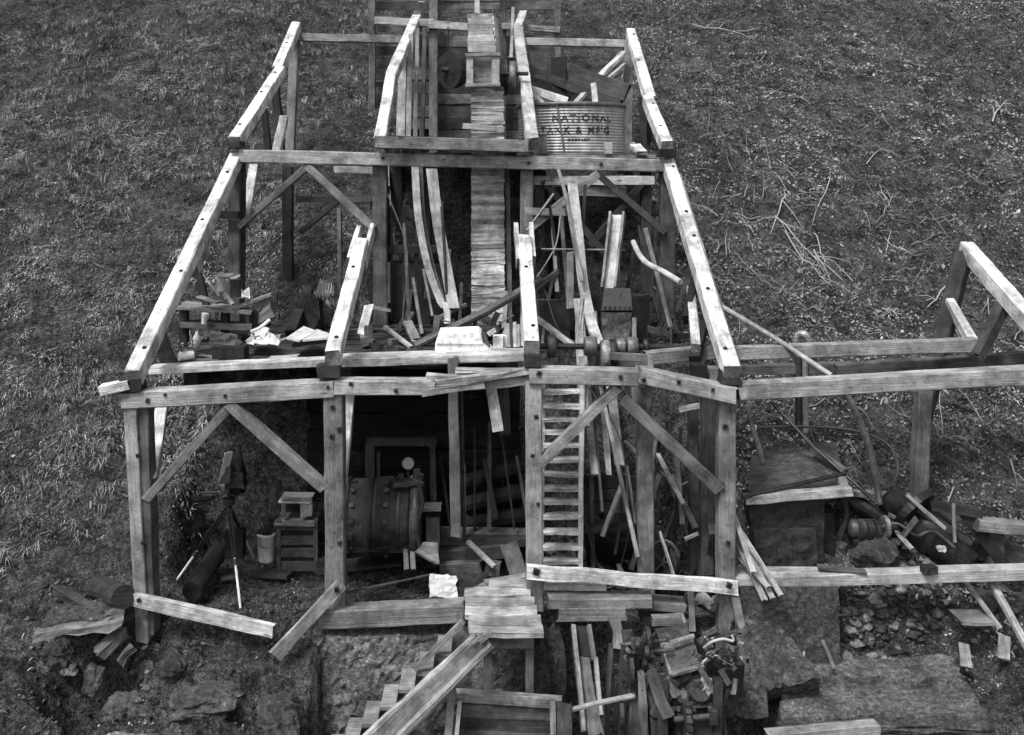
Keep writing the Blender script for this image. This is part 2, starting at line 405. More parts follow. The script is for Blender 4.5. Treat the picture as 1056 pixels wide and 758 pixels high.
PB('rafter_seat', FR, 127, 397, 9.95, 148, 395, 9.95, .14, .2, .07)
PB('rafter_seat', FR, 329, 382, 9.96, 351, 382, 9.96, .13, .2, .07)
PB('rafter_seat', FR, 541, 371, 9.96, 558, 371, 9.96, .14, .2, .07)
PB('rafter_seat', FR, 743, 388, 9.96, 762, 389, 9.96, .14, .2, .07)
PB('rafter_seat', FR, 238, 150, 13.5, 250, 149, 13.5, .09, .3, .06)
PB('rafter_seat', FR, 679, 158, 13.5, 694, 158, 13.5, .12, .3, .06)
# second and third bent
g = PB('plate_beam', FR, 247, 161, 13.5, 688, 171, 13.5, .18, .2, .40, seg=9); bolts(g, [(395, 163, 13.38), (545, 168, 13.38), (620, 169, 13.38)])
post(243, 168, 13.6, 243, 338, .17, .2, .17); post(251, 168, 13.65, 250, 330, .06, .1, .12)
post(392, 170, 13.6, 393, 352, .2, .2, .15); post(543, 174, 13.6, 544, 350, .18, .2, .28)
post(688, 176, 13.6, 687, 362, .20, .2, .16); post(297, 172, 14.7, 297, 322, .15, .16, .08)
post(410, 172, 14.6, 410, 345, .14, .16, .07); post(350, 215, 14.4, 351, 330, .06, .08, .28)
post(304, 42, 17.7, 299, 170, .16, .17, .30); post(648, 44, 17.7, 646, 172, .17, .17, .36)
post(284, 84, 16.6, 290, 165, .13, .15, .08); post(272, 112, 15.6, 278, 165, .10, .12, .06)
post(662, 100, 16.6, 664, 168, .1, .12, .1); post(672, 92, 16.9, 668, 150, .09, .12, .07)
PB('plate_beam', FR, 310, 38.5, 17.7, 416, 41, 17.7, .14, .16, .38); PB('plate_beam', FR, 540, 43, 17.7, 648, 45.5, 17.7, .14, .16, .38)
# rafters
def rafter(x0, y0, D0, x1, y1, D1, v=.165, t=.19, c=LIGHT, pts=(), **k):
    r = PB('rafter', FR, x0, y0, D0, x1, y1, D1, v, t, c, **k)
    d = (P(x1, y1, D1) - P(x0, y0, D0)); nrm = Vector((1, 0, 0)).cross(d).normalized()
    if nrm.z < 0: nrm = -nrm
    for u in pts:
        p = P(x0, y0, D0) + d * u + nrm * (t / 2); q = p + Vector((random.uniform(-.03, .03), 0, 0))
        G().cyl(q - nrm * .02, q + nrm * .008, .024, n=8, t=.02).build('bolt', METAL, r)
    return r
rafter(137, 390, 9.85, 244, 163, 13.55, pts=(.08, .38, .62, .88), seg=8); rafter(754, 384, 9.85, 689, 170, 13.55, pts=(.06, .3, .55, .68, .95), seg=8)
rafter(205, 262, 12.1, 207, 240, 12.3, .1, .14, .55) ; rafter(200, 279, 11.75, 214, 242, 12.3, .10, .17, .52)
rafter(761, 384, 10.0, 700, 184, 13.3, .05, .16, .34)
rafter(242, 147, 13.6, 289, 74, 16.0, pts=(.15, .6, .9)); rafter(286, 74, 16.05, 306, 27, 17.8, pts=(.5,))
rafter(688, 152, 13.6, 668, 104, 15.6, pts=(.3, .8)); rafter(671, 105, 15.55, 650, 34, 17.9, pts=(.5, .9))
rafter(343, 370, 9.9, 373, 252, 12.25, pts=(.1, .7), v=.155); rafter(548, 360, 9.9, 541, 249, 12.3, pts=(.12, .65), v=.155)
for (x0, y0, x1, y1) in ((360, 271, 371, 238), (375, 274, 384, 236)): PB('rafter_splice', FR, x0, y0, 11.95, x1, y1, 12.6, .055, .17, .6)
for (x0, y0, x1, y1) in ((535, 272, 532, 235), (550, 270, 547.5, 235)): PB('rafter_splice', FR, x0, y0, 11.95, x1, y1, 12.6, .055, .17, .6)
# braces: in the plane of each bent, and running back
for (x0, y0, x1, y1, D, v, c) in ((152, 514, 239, 417, 9.97, .095, .26), (237, 416, 335, 503, 9.95, .115, .33), (557, 477, 637, 399, 9.96, .10, .34), (642, 411, 741, 504, 9.94, .12, .24),
        (247, 233, 319, 170, 13.48, .09, .26), (317, 171, 386, 236, 13.48, .105, .30), (545, 236, 617, 179, 13.45, .11, .30), (615, 178, 686, 240, 13.45, .09, .13), (310, 240, 350, 205, 14.9, .08, .08)):
    PB('brace', FR, x0, y0, D, x1, y1, D, v, .12, c)
for (x0, y0, D0, x1, y1, D1, v, c) in ((168, 415, 11.2, 155, 497, 10.05, .13, .6), (361, 405, 11, 352, 500, 10.1, .11, .6), (262, 172, 14.6, 252, 232, 13.7, .13, .6), (397, 175, 14.6, 400, 232, 13.9, .12, .45),
        (283, 166, 14.9, 293, 122, 15.9, .13, .6), (640, 175, 15, 652, 150, 16, .1, .5), (712, 300, 11.9, 718, 360, 10.7, .1, .55), (716, 290, 11.9, 708, 330, 11.4, .09, .05), (725, 335, 11.2, 716, 372, 10.7, .12, .06), (736, 545, 10.2, 728, 600, 10.9, .1, .2)):
    PB('knee_brace', FR, x0, y0, D0, x1, y1, D1, v, .13, c)
for (x0, y0, x1, y1, D, c) in ((385, 204, 350, 206, 14.5, .2), (305, 205, 385, 207, 15.2, .10), (540, 218, 583, 219, 13.35, .36), (550, 190, 676, 185, 14.6, .5), (395, 176, 345, 175, 14.3, .5), (219, 220, 247, 222, 13.4, .05)):
    PB('cross_rail', FR, x0, y0, D, x1, y1, D, .10, .07, c)
# deck of the upper working floor, over the mill room
PB('deck_edge', FR, 156, 381, 10.65, 345, 372, 10.65, .08, .2, .62); PB('deck_edge', FR, 345, 373, 10.65, 549, 366, 10.65, .09, .2, .5)
PB('deck_edge', FR, 345, 368, 10.9, 541, 362, 10.9, .06, .1, .5)
for i in range(17):
    D = 10.86 + i * .155; z = -2.235 + random.uniform(-.015, .015); 
    FRp = G().beam(Vector((-3.6 + random.uniform(-.05, .1), D, z)), Vector((-.02 + random.uniform(-.2, .35), D, z - .02)), .035, .145, random.uniform(.05, .13), jit=.006)
    FRp.build('deck_plank', WOOD, FR)
for x in (-3.3, -1.6, -.1):
    G().beam(Vector((x, 10.7, -2.36)), Vector((x, 13.3, -2.36)), .14, .2, .1).build('deck_joist', WOOD, FR)
# tank platform at the third level
for i in range(12): G().beam(Vector((.55, 14.5 + i * .19, .12)), Vector((2.5, 14.5 + i * .19, .12)), .05, .18, random.uniform(.2, .38)).build('platform_plank', WOOD, FR)
for (x, D) in ((.75, 14.6), (2.35, 14.6), (.75, 16.4), (2.35, 16.4)): G().beam(Vector((x, D, .08)), Vector((x, D, hz(x, D) - .2)), .15, .15, .12).build('platform_post', WOOD, FR)
G().beam(Vector((.5, 14.42, 0)), Vector((2.5, 14.42, -.02)), .16, .14, .12).build('platform_beam', WOOD, FR)
G().beam(Vector((.8, 14.5, -.25)), Vector((1.7, 14.5, -1.3)), .1, .1, .1).build('platform_brace', WOOD, FR)
G().beam(Vector((2.3, 14.5, -.25)), Vector((1.5, 14.5, -1.2)), .1, .1, .1).build('platform_brace', WOOD, FR)
# back boarding high on the frame: the head-house tower
TW = thing('tower_frame', 'tall narrow tower frame with boarded back wall at the top centre, behind the chute', 'tower', Vector((-.45, 19.3, .3)))
def tp(name, *a, **k): return PB(name, TW, *a, **k)
z = 0; yy = 152
while yy > -75:
    hgt = random.uniform(9, 13); 
    for (x0, x1) in ((383, 446), (447, 576)):
        if random.random() < .93: tp('wall_board', x0 + random.uniform(-1, 2), yy, 19.5 + random.uniform(-.03, .05), x1 + random.uniform(-3, 2), yy + random.uniform(-1, 1), 19.5, hgt * .0187, .03, random.uniform(.09, .24) * (1.25 if yy < 20 else 1))
    yy -= hgt + random.uniform(.2, 1.4)
for (x, c, v) in ((384, .2, .13), (447, .26, .17), (575, .24, .13), (519, .12, .12)): tp('post', x, -90, 19.25, x, 158, 19.25, v, .16, c)
for (x, c, v, y0) in ((424, .32, .09, 66), (431, .25, .07, 60), (416, .36, .15, 80), (438, .13, .08, 60)): tp('stud', x, y0 - 30, 17.3, x - 3, 146, 16.6, v, .1, c)
tp('girt', 386, 21, 19.1, 447, 24, 19.1, .15, .1, .42); tp('girt', 441, 25, 19.1, 484, 28, 19.1, .15, .1, .42); tp('girt', 518, 27, 19.1, 577, 31, 19.1, .12, .1, .34)
r1 = tp('rafter', 392, 147, 13.35, 403.5, 80, 14.85, .155, .17, .62); r2 = tp('rafter', 403, 81, 14.85, 437, 2, 21.5, .17, .18, .6); tp('rafter', 436, 4, 21.4, 450, -40, 27, .19, .18, .5)
r3 = tp('rafter', 549, 148, 13.35, 540.5, 80, 14.85, .17, .18, .62); tp('rafter', 541, 82, 14.9, 534, 30, 18, .17, .18, .52); tp('rafter', 533, 33, 17.8, 548, -6, 22, .15, .16, .6)
for r, pts in ((r1, ((398, 113, 13.98),)), (r3, ((546, 122, 13.8), (542, 98, 14.4)))): bolts(r, [(x, y, D) for x, y, D in pts], .028)
g = tp('floor_beam', 388, 146.5, 13.32, 545, 151, 13.32, .17, .18, .34)
for i in range(9): tp('floor_plank', 388 + i, 141 + i * .05, 13.5 + i * .16, 545, 146, 13.5 + i * .16, .04, .15, .09)
tp('stud', 492, -40, 18.9, 492, 14, 18.9, .1, .08, .55); tp('stud', 529, 8, 18.7, 527, 60, 18.2, .06, .06, .4)
# ------------------------------------------------------------ side shed frame at the right
SH = thing('side_shed_frame', 'long low timber shed frame running off to the right of the mill frame', 'building frame', P(905, 600, 10.3))
def sp(name, *a, **k): return PB(name, SH, *a, **k)
g = sp('plate_beam', 760, 403, 9.98, 1095, 384, 9.9, .17, .2, .44, seg=9)
sp('wall_plate', 757, 364, 11.2, 1006, 355, 11.2, .155, .14, .36, seg=6); sp('wall_plate', 665, 369, 11.0, 757, 361, 11.1, .15, .14, .3)
sp('wall_plate', 757, 381, 11.7, 880, 379, 11.7, .12, .14, .22); sp('wall_plate', 862, 381, 11.6, 1095, 366, 11.3, .13, .15, .17)
sp('post', 952, 403, 10.9, 947, 516, 10.9, .15, .16, .26); sp('leaning_post', 994, 262, 12.3, 948, 442, 11.1, .19, .16, .08)
sp('rafter', 996, 256, 12.35, 1090, 364, 10.0, .16, .2, .64); sp('strut', 979, 312, 11.9, 1004, 356, 11.3, .11, .12, .6); sp('strut', 1035, 315, 11.2, 1009, 366, 11.1, .13, .13, .1)
sp('lower_rail', 759, 599, 9.99, 1095, 588, 9.9, .12, .16, .42, seg=8); sp('lower_rail', 752, 589, 10.12, 872, 589, 10.12, .055, .1, .38)
sp('back_rail', 930, 512, 10.9, 1010, 540, 10.5, .10, .12, .2); sp('back_rail', 872, 508, 10.95, 935, 512, 10.95, .06, .1, .3); sp('back_rail', 1006, 540, 10.3, 1095, 549, 10.2, .12, .16, .3)
sp('post', 1025, 545, 10.35, 1026, 588, 10.35, .16, .14, .14)
# boards nailed low across the front
def lb(label, *a, **k): return board(label, *a, **k)
b = lb('pale plank hanging from the foot of the left corner post, slanting down right', 136, 617, 9.84, 283, 651, 9.75, .13, .06, .5, name='fallen_plank', cat='plank', seg=6, jit=.004); bolts(b, [(143, 619, 9.79)])
b = lb('grey plank slanting down to the left from the foot of the second front post', 352, 602, 9.82, 283, 677, 9.6, .12, .05, .36, name='fallen_plank', cat='plank', jit=.006); bolts(b, [(347, 608, 9.78)])
b = lb('long pale plank nailed level across the feet of the posts below the ladder', 544, 589, 9.82, 760, 606, 9.85, .135, .05, .6, name='nailed_plank', cat='plank', seg=8, jit=.004); bolts(b, [(553, 590, 9.78), (752, 604, 9.78)], .028)
lb('heavy grey sill timber lying along the top of the concrete wall', 330, 636, 9.9, 477, 629, 9.9, .19, .2, .26, name='sill_timber', cat='timber', seg=6)
lb('broad grey plank lying below the nailed plank over the machine pit', 565, 619, 9.85, 672, 618, 9.85, .10, .2, .3, name='sill_plank', cat='plank')
lb('short broad plank under the sill planks above the dark pit opening', 575, 632, 9.8, 646, 631, 9.8, .14, .12, .3, name='sill_plank', cat='plank')
lb('thin pale batten between the nailed plank and the sill planks', 560, 603, 9.95, 625, 605, 9.95, .06, .1, .5, name='batten', cat='batten')
lb('grey plank end-on beside the foot of the right inner post, over the pit', 655, 620, 9.95, 705, 624, 9.95, .09, .2, .2, name='sill_plank', cat='plank')
lb('dark lower plank stacked above the tilted machine hood', 660, 636, 10.0, 708, 638, 10.0, .08, .2, .17, name='sill_plank', cat='plank')
# fan of thin boards by the right corner post
for i, (x0, y0, x1, y1, l) in enumerate(((756, 536, 805, 614, 'rightmost and longest thin lath of the fan leaning at the right corner post'), (757, 545, 797, 617, 'second lath from the right in the fan leaning at the right corner post'), (758, 556, 789, 619, 'middle lath of the fan leaning at the right corner post'), (757, 570, 793, 606, 'short inner lath crossing the fan at the right corner post'), (756, 530, 777, 590, 'leftmost lath of the fan, closest to the right corner post'))):
    lb(l, x0, y0, 10.2 - i * .02, x1, y1, 9.7, .055, .02, .38, name='lath', cat='lath', jit=.003)
# ------------------------------------------------------------ walls of the pit
def wall(name, label, cat, pts, th, t, div=14, jit=.012, m=CONC, **k): return tag(G().slab(pts, th, t, div=div, jit=jit, **k).build(name, m), label, cat)
def V3(*a): return Vector(a)
WX0, WX1 = -1.78, .42
wall('concrete_wall', 'rough pitted concrete retaining wall under the heavy sill timber', 'wall', [V3(WX0, 9.95, -7.6), V3(WX1, 9.95, -7.6), V3(WX1, 9.95, -4.78), V3(WX0, 9.95, -4.78)], .3, .36, div=44, jit=.013)
wall('concrete_pillar', 'rough rounded concrete pillar beside the dark pit opening under the boards', 'pillar', [V3(.42, 9.8, -7.6), V3(.78, 9.8, -7.6), V3(.72, 9.8, -4.75), V3(.36, 9.8, -4.75)], .4, .15, div=9, jit=.028)
wall('concrete_wall', 'dark smooth concrete wall below the shed rail right of the corner post', 'wall', [V3(2.55, 9.9, -5.3), V3(3.55, 9.9, -5.25), V3(3.55, 9.95, -4.3), V3(2.55, 9.95, -4.3)], .16, .16, div=10, jit=.006)
g = G()
A = [V3(2.72, 9.1, -5.17), V3(4.72, 9.15, -5.2), V3(4.8, 9.95, -5.18), V3(3.0, 9.95, -5.15)]
g.slab([a - V3(0, 0, .45) for a in A], .9, .30, n=(0, 0, 1), div=16, jit=.014)
g.slab([V3(3.05, 9.6, -5.14), V3(4.7, 9.65, -5.16), V3(4.75, 10, -5.14), V3(3.3, 10, -5.12)], .14, .36, n=(0, 0, 1), div=9, jit=.012)
for i, (y_, z_, hh) in enumerate(((9.02, -5.28, .14), (9.06, -5.46, .12), (9.0, -5.66, .2))):
    g.slab([V3(2.7 + .04 * i, y_, z_ - hh / 2), V3(4.7 + .05 * i, y_ + .04, z_ - hh / 2), V3(4.7 + .05 * i, y_ + .04, z_ + hh / 2), V3(2.7 + .04 * i, y_, z_ + hh / 2)], .12, .2 - .04 * i, div=12, jit=.012)  # front strips added for shadow lines, colour darkened from top to bottom
tag(g.build('concrete_block', CONC), 'long low concrete foundation block at the lower right', 'foundation')
g = G().slab([V3(2.2, 9.25, -5.1), V3(2.66, 9.25, -5.12), V3(2.66, 9.75, -5.08), V3(2.2, 9.75, -5.05)], .3, .26, n=(0, 0, 1), div=8, jit=.012)
tag(g.build('concrete_block', CONC), 'small square concrete block beside the wrecked engine', 'foundation')
# dark bank shoring under the deck
SHO = thing('plank_shoring', 'dark plank shoring holding the bank at the back of the mill room', 'shoring', V3(-1.5, 11.95, -4.7))
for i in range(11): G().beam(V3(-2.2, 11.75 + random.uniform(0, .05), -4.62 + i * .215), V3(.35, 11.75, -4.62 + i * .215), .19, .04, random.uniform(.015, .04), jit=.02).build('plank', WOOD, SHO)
SH2 = thing('log_cribbing', 'dark log cribbing behind the middle doorway of the mill room', 'cribbing', V3(0, 11.5, -4.7))
for (x0, y0, x1, y1, r) in ((480, 520, 545, 505, .1), (470, 500, 545, 478, .09), (478, 540, 548, 530, .1), (470, 560, 548, 556, .08)): G().tube([P(x0, y0, 11.4), P((x0 + x1) / 2, (y0 + y1) / 2, 11.4), P(x1, y1, 11.4)], r, 9, .035).build('log', WOOD, SH2)
# ------------------------------------------------------------ upper works
def panel(G_, q, D, th=.03, t=.3, div=1, jit=0, dD=None):      # four picture-ward corners standing at distances D (one or four)
    Ds = D if isinstance(D, (list, tuple)) else [D] * 4
    return G_.slab([P(x, y, d) for (x, y), d in zip(q, Ds)], th, t, div=div, jit=jit)
def frame_of(par, name, q, D, v, t, c, m=WOOD):
    for i in range(4): G().beam(P(*q[i], D), P(*q[(i + 1) % 4], D), v, t, c).build(name, m, par)
# tank
cx, cy, zt, zb, rr = 1.30, 15.44, .92, .16, .84
TK = thing('water_tank', 'corrugated round metal tank with faded stencilled lettering on the upper platform', 'tank', V3(cx, cy, zb))
prof = []; nr = 17
for i in range(nr * 6 + 1):
    u = i / (nr * 6); prof.append((u, rr + .008 * math.cos(u * nr * 2 * math.pi)))
g = G(); g.lathe(V3(cx, cy, zb), V3(cx, cy, zt), prof, 84, .46); g.build('shell', GALV, TK, True)
g = G().lathe(V3(cx, cy, zt - .03), V3(cx, cy, zt + .035), [(0, rr + .02), (.3, rr + .035), (.9, rr + .035), (1, rr + .01)], 64, .13); g.build('rim', GALV, TK, True)
g = G().lathe(V3(cx, cy, zb - .03), V3(cx, cy, zb + .02), [(0, rr + .03), (1, rr + .03)], 64, .12); g.build('base_hoop', GALV, TK, True)
g = G(); 
for k in (0, 1):
    a = math.pi * 1.5 - .34 + k * .0; g.tube([V3(cx + (rr + .02) * math.cos(a + .14 * (1 - u)), cy + (rr + .02) * math.sin(a + .14 * (1 - u)), zb + (zt - zb) * u) for u in (0, .25, .5, .75, 1)], .014, 6, .5)
g.build('seam_strip', GALV, TK)
def tank_text(s, a0, z, size, sp):
    cu = bpy.data.curves.new('letters', 'FONT'); cu.body = s; cu.size = size; cu.align_x = 'CENTER'; cu.space_character = sp; cu.offset = .006; cu.resolution_u = 2
    tmp = bpy.data.objects.new('tmp', cu); S.collection.objects.link(tmp); bpy.context.view_layer.update()
    me = bpy.data.meshes.new_from_object(tmp.evaluated_get(bpy.context.evaluated_depsgraph_get())); bpy.data.objects.remove(tmp)
    import bmesh
    bm = bmesh.new(); bm.from_mesh(me); bmesh.ops.triangulate(bm, faces=bm.faces[:])
    bmesh.ops.subdivide_edges(bm, edges=[e for e in bm.edges if e.calc_length() > .03], cuts=2); bmesh.ops.triangulate(bm, faces=bm.faces[:])
    for v in bm.verts:
        u = (v.co.y + z - zb) / (zt - zb); r = rr + .008 * math.cos(u * nr * 2 * math.pi) + .004; a = a0 + v.co.x / rr
        v.co = Vector((r * math.cos(a), r * math.sin(a), v.co.y + z - zb))
    bm.to_mesh(me); bm.free(); me.materials.clear(); me.materials.append(METAL)
    at = me.attributes.new('tint', 'FLOAT', 'FACE'); at.data.foreach_set('value', [.06] * len(me.polygons))
    o = bpy.data.objects.new('lettering', me); S.collection.objects.link(o); o.parent = TK
tank_text("NATIONAL", math.pi * 1.5 + .13, .655, .155, 1.32); tank_text("TANK & MF'G", math.pi * 1.5 + .0, .47, .15, 1.28)
tank_text("COMPANY", math.pi * 1.5 + .05, .36, .05, 1.6)
board('short square board standing against the left side of the corrugated tank', 557, 158, 14.5, 557, 140, 14.5, .18, .03, .3, name='board_piece')
board('small pale block standing before the right side of the tank', 627, 158, 14.4, 627, 148, 14.4, .12, .1, .5, name='wood_block', cat='block')
board('pale board standing behind the right edge of the tank', 638, 158, 15.6, 637, 130, 15.6, .14, .03, .5, name='board_piece')
# wreck of roof timbers above the tank
for a in (('broad dark plank sagging down to the right above the tank', 545, 60, 17.2, 647, 96, 16.6, .30, .08, .13, 'fallen_timber'), ('dark plank lying just under the broad one above the tank', 548, 74, 17.0, 640, 108, 16.3, .16, .06, .10, 'fallen_timber'),
          ('pale brace rising to the right above the tank', 615, 82, 17.0, 644, 54, 17.5, .13, .06, .55, 'loose_brace'), ('second pale brace just below the first above the tank', 617, 90, 16.8, 645, 66, 17.3, .07, .05, .5, 'loose_brace'),
          ('pale board sloping down from the tower rafter to the tank rim', 544, 91, 15.9, 585, 104, 15.6, .12, .04, .6, 'loose_board'), ('short pale board crossing the sloping one at the left of the tank rim', 548, 96, 15.8, 564, 110, 15.5, .1, .04, .55, 'loose_board'),
          ('short pale stick standing upright on the tank rim', 612, 86, 15.9, 614, 107, 15.7, .09, .05, .6, 'loose_stick'), ('pale lath lying along the back of the tank rim', 592, 109, 16.2, 642, 111, 16.2, .04, .05, .6, 'lath'),
          ('small pale stick rising from the middle of the tank rim', 592, 108, 15.9, 602, 97, 16.1, .1, .05, .5, 'loose_stick'), ('grey board under the tank platform edge', 552, 186, 14.5, 674, 186, 14.2, .13, .05, .5, 'loose_board'),
          ('grey plank hanging level beneath the tank platform', 596, 196, 14.4, 645, 198, 14.4, .16, .05, .3, 'loose_board'), ('dark post standing behind the tank in the roof wreck', 576, 60, 17.0, 577, 108, 16.8, .25, .15, .05, 'loose_post'),
          ('curved pale offcut leaning inside the right upper post', 655, 150, 15.0, 662, 158, 14.2, .16, .05, .6, 'loose_board')):
    board(a[0], *a[1:10], name=a[10], cat=a[10].split('_')[-1])
# elevator casing
EL = thing('elevator_casing', 'tall vertical boarded bucket elevator casing with a hooded top, middle of the frame', 'elevator', P(503, 352, 14.0))
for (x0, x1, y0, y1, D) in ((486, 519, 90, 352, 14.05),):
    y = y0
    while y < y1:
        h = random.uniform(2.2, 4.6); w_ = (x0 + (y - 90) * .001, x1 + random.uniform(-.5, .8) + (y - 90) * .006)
        G().beam(P(w_[0], y + h / 2, D), P(w_[1], y + h / 2 + random.uniform(-.6, .6), D), h * .0142 + .004, .03, random.choice((.28, .42, .5, .54, .58)) * (.9 if y < 140 else 1.4), jit=.005).build('casing_board', WOOD, EL); y += h  # lower boards tinted paler to offset the shade on them
for x in (488, 518): G().beam(P(x, 92, 14.3), P(x + 1, 352, 14.3), .05, .45, .13).build('side_board', WOOD, EL)
G().beam(P(523, 160, 14.15), P(526, 352, 14.15), .07, .06, .3).build('corner_strip', WOOD, EL)
for i in range(7): G().beam(P(482.5, 17 + i * 5.6, 14.5 - i * .05), P(508 + i * .5, 17 + i * 5.6, 14.5 - i * .05), .085, .03, random.uniform(.42, .55)).build('hood_board', WOOD, EL)
panel(G(), [(508, 15), (513, 20), (515, 56), (511, 54)], [14.5, 14.7, 14.5, 14.2], .03, .55).build('hood_side', WOOD, EL)
for x0, x1 in ((481, 488), (507, 515)): panel(G(), [(x0, 90), (x1, 90), (x1, 56), (x0, 56)], 13.98, .05, .42).build('hood_frame', WOOD, EL)
for y0 in (57, 88): G().beam(P(480, y0, 13.95), P(516, y0 - 1, 13.95), .05, .05, .4).build('hood_frame', WOOD, EL)
for i in range(6): G().beam(P(488, 61 + i * 5.2, 14.04), P(508, 61 + i * 5.2, 14.04), .07, .02, random.uniform(.22, .35)).build('hood_board', WOOD, EL)
G().beam(P(477, 130, 13.8), P(520, 134, 13.8), .08, .07, .48).build('cleat', WOOD, EL)
# head shaft and sheaves by the tower
HS = thing('head_pulley', 'rusty pulley wheels on the head shaft right of the elevator hood', 'pulley', P(527, 92, 14.5))
G().cyl(P(510, 76, 14.5), P(545, 76, 14.5), .03, n=8, t=.05).build('shaft', METAL, HS)
G().lathe(P(525, 78, 14.5), P(532, 78, 14.5), [(0, .2), (.2, .22), (.8, .22), (1, .2)], 20, .28).build('pulley', METAL, HS, True)
G().lathe(P(516, 80, 14.8), P(523, 80, 14.8), [(0, .28), (1, .28)], 20, .06).build('pulley', METAL, HS)
GW = thing('iron_gear', 'dark iron gear wheel hanging left of the elevator hood', 'gear', P(466, 90, 15.5))
g = G().lathe(P(463, 72, 15.5), P(470, 72, 15.6), [(0, .3), (1, .3)], 18, .05); g.build('rim', METAL, GW)
G().cyl(P(455, 72, 15.5), P(478, 72, 15.6), .04, n=8, t=.06).build('shaft', METAL, GW)
tag(G().tube(curve([P(462, 28, 15.6), P(463, 50, 15.6), P(468, 66, 15.5)]), .012, 5, .05).build('chain', METAL), 'thin dark chain hanging beside the gear wheel left of the hood', 'chain')
# curved boards hanging in the middle bay
tag(G().ribbon([P(428, 172, 13.3), P(431, 220, 13.2), P(440, 270, 13), P(453, 308, 12.8), P(459, 318, 12.7)], .1, .02, .42).build('hanging_strip', WOOD), 'narrow curved strip, leftmost of the two hanging in the middle bay', 'strip')
tag(G().ribbon([P(434, 172, 13.36), P(437, 225, 13.3), P(448, 280, 13.1), P(460, 318, 12.8)], .05, .02, .2).build('hanging_strip', WOOD), 'thin dark curved strip between the two pale hanging ones', 'strip')
tag(G().ribbon([P(445, 174, 13.2), P(451, 225, 13.1), P(460, 275, 12.9), P(468, 318, 12.7)], .15, .025, .42).build('hanging_strip', WOOD), 'broad curved board, rightmost of those hanging in the middle bay', 'strip')
tag(G().ribbon([P(458, 312, 12.6), P(461, 322, 12.5), P(461, 334, 12.4)], .08, .02, .48).build('hanging_strip', WOOD), 'short pale strip end where the curved boards meet at the bottom', 'strip')
tag(G().tube([P(428, 357, 11.9), P(500, 322, 12.1), P(558, 288, 12.4)], .055, 10, .16).build('pipe', METAL), 'thick grey pipe lying slantwise across the middle bay', 'pipe')
for a in (('thin pale stick on the deck left of the thick pipe', 397, 337, 12.2, 424, 358, 11.8, .05, .04, .45), ('dark grey plank leaning up from the deck at the left of the pipe', 420, 332, 12.6, 431, 356, 12.3, .13, .03, .3),
          ('pale rod on the boards beside the middle post', 385, 317, 12.8, 403, 320, 12.8, .04, .03, .5), ('frame-like dark upright beside the curved boards end', 451, 326, 12.5, 449, 350, 12.4, .08, .05, .17),
          ('grey slanted board just left of the elevator foot', 452, 328, 12.6, 481, 314, 12.9, .06, .04, .24), ('short pale upright under the thick pipe', 483, 330, 12.1, 482, 348, 12.0, .05, .04, .5),
          ('white splintered board beside the left middle post', 381, 315, 12.9, 373, 345, 12.6, .12, .03, .6), ('grey post stump left of the middle post at the deck', 380, 337, 12.4, 381, 358, 12.4, .11, .08, .2),
          ('pale board standing right of the elevator foot', 522, 300, 12.9, 519, 350, 12.6, .06, .04, .4), ('thin white strip standing beside the right broken rafter', 539, 310, 12.4, 539, 357, 12.2, .05, .03, .5)):
    board(*a, name='loose_board')
g = G(); 
for i in range(4): g.beam(P(524 + i * 3.4, 358, 11.6), P(523.5 + i * 3.5, 334 + random.uniform(-2, 2), 11.7), .042, .03, (.45, .14, .6, .35)[i])
tag(g.build('board_bundle', WOOD), 'bundle of short rough boards standing right of the small white box', 'boards')
# white casing on the deck
WC = thing('white_casing', 'bright white lidded casing standing on the deck edge, its right side sloping', 'casing', P(478, 368, 10.95))
g = G(); y0 = 10.8
prof = [(448, 367.5), (511, 367.5), (498, 355), (449, 354)]
pf = [P(x, y, 10.75) for x, y in prof]; pb = [p + V3(0, .42, .0) for p in pf]
def prism(g, a, b, t):
    n = len(a); B0 = len(g.v); g.v += list(a) + list(b); g.face(list(range(B0, B0 + n)), None, t); g.face([B0 + n + i for i in range(n - 1, -1, -1)], None, t)
    for i in range(n): j = (i + 1) % n; g.face([B0 + j, B0 + i, B0 + n + i, B0 + n + j], None, t)
    return g
prism(g, pf, pb, .85).build('body', PAINT, WC)
pf = [P(x, y, 10.73) for x, y in ((450, 354.2), (498, 354.8), (496, 346), (493, 343.5), (452, 345))]
prism(G(), pf, [p + V3(0, .46, 0) for p in pf], .85).build('lid', PAINT, WC)
pf = [P(x, y, 10.9) for x, y in ((500, 362), (508, 366), (501, 348), (497, 343))]; prism(G(), pf, [p + V3(0, .2, 0) for p in pf], .25).build('bracket', METAL, WC)
tag(G().box(P(513.5, 353.5, 11.1), (.11, .12, .17), 0, .75).build('white_box', PAINT), 'small white box, taller left one of the pair beside the white casing', 'box')
tag(G().box(P(519, 353, 11.2), (.07, .12, .16), .1, .7).build('white_box', PAINT), 'narrow white box, right one of the pair before the board bundle', 'box')
board('short stub of pale wood resting slantwise against the white casing', 503, 345, 11.0, 511, 340, 11.0, .05, .05, .55, name='wood_stub', cat='stub')
# hanging board and dark mill-room furniture
board('pale board hanging below the cracked plate in the middle doorway', 506, 396, 10.9, 514, 444, 10.8, .12, .03, .48, name='hanging_board')
board('darker board hanging beside the pale one in the middle doorway', 519, 398, 11.1, 521, 448, 11.1, .12, .03, .12, name='hanging_board')
board('thin dark rod standing beside the round grey post in the middle doorway', 476, 402, 10.7, 479, 560, 10.7, .03, .03, .1, name='rod', cat='rod')
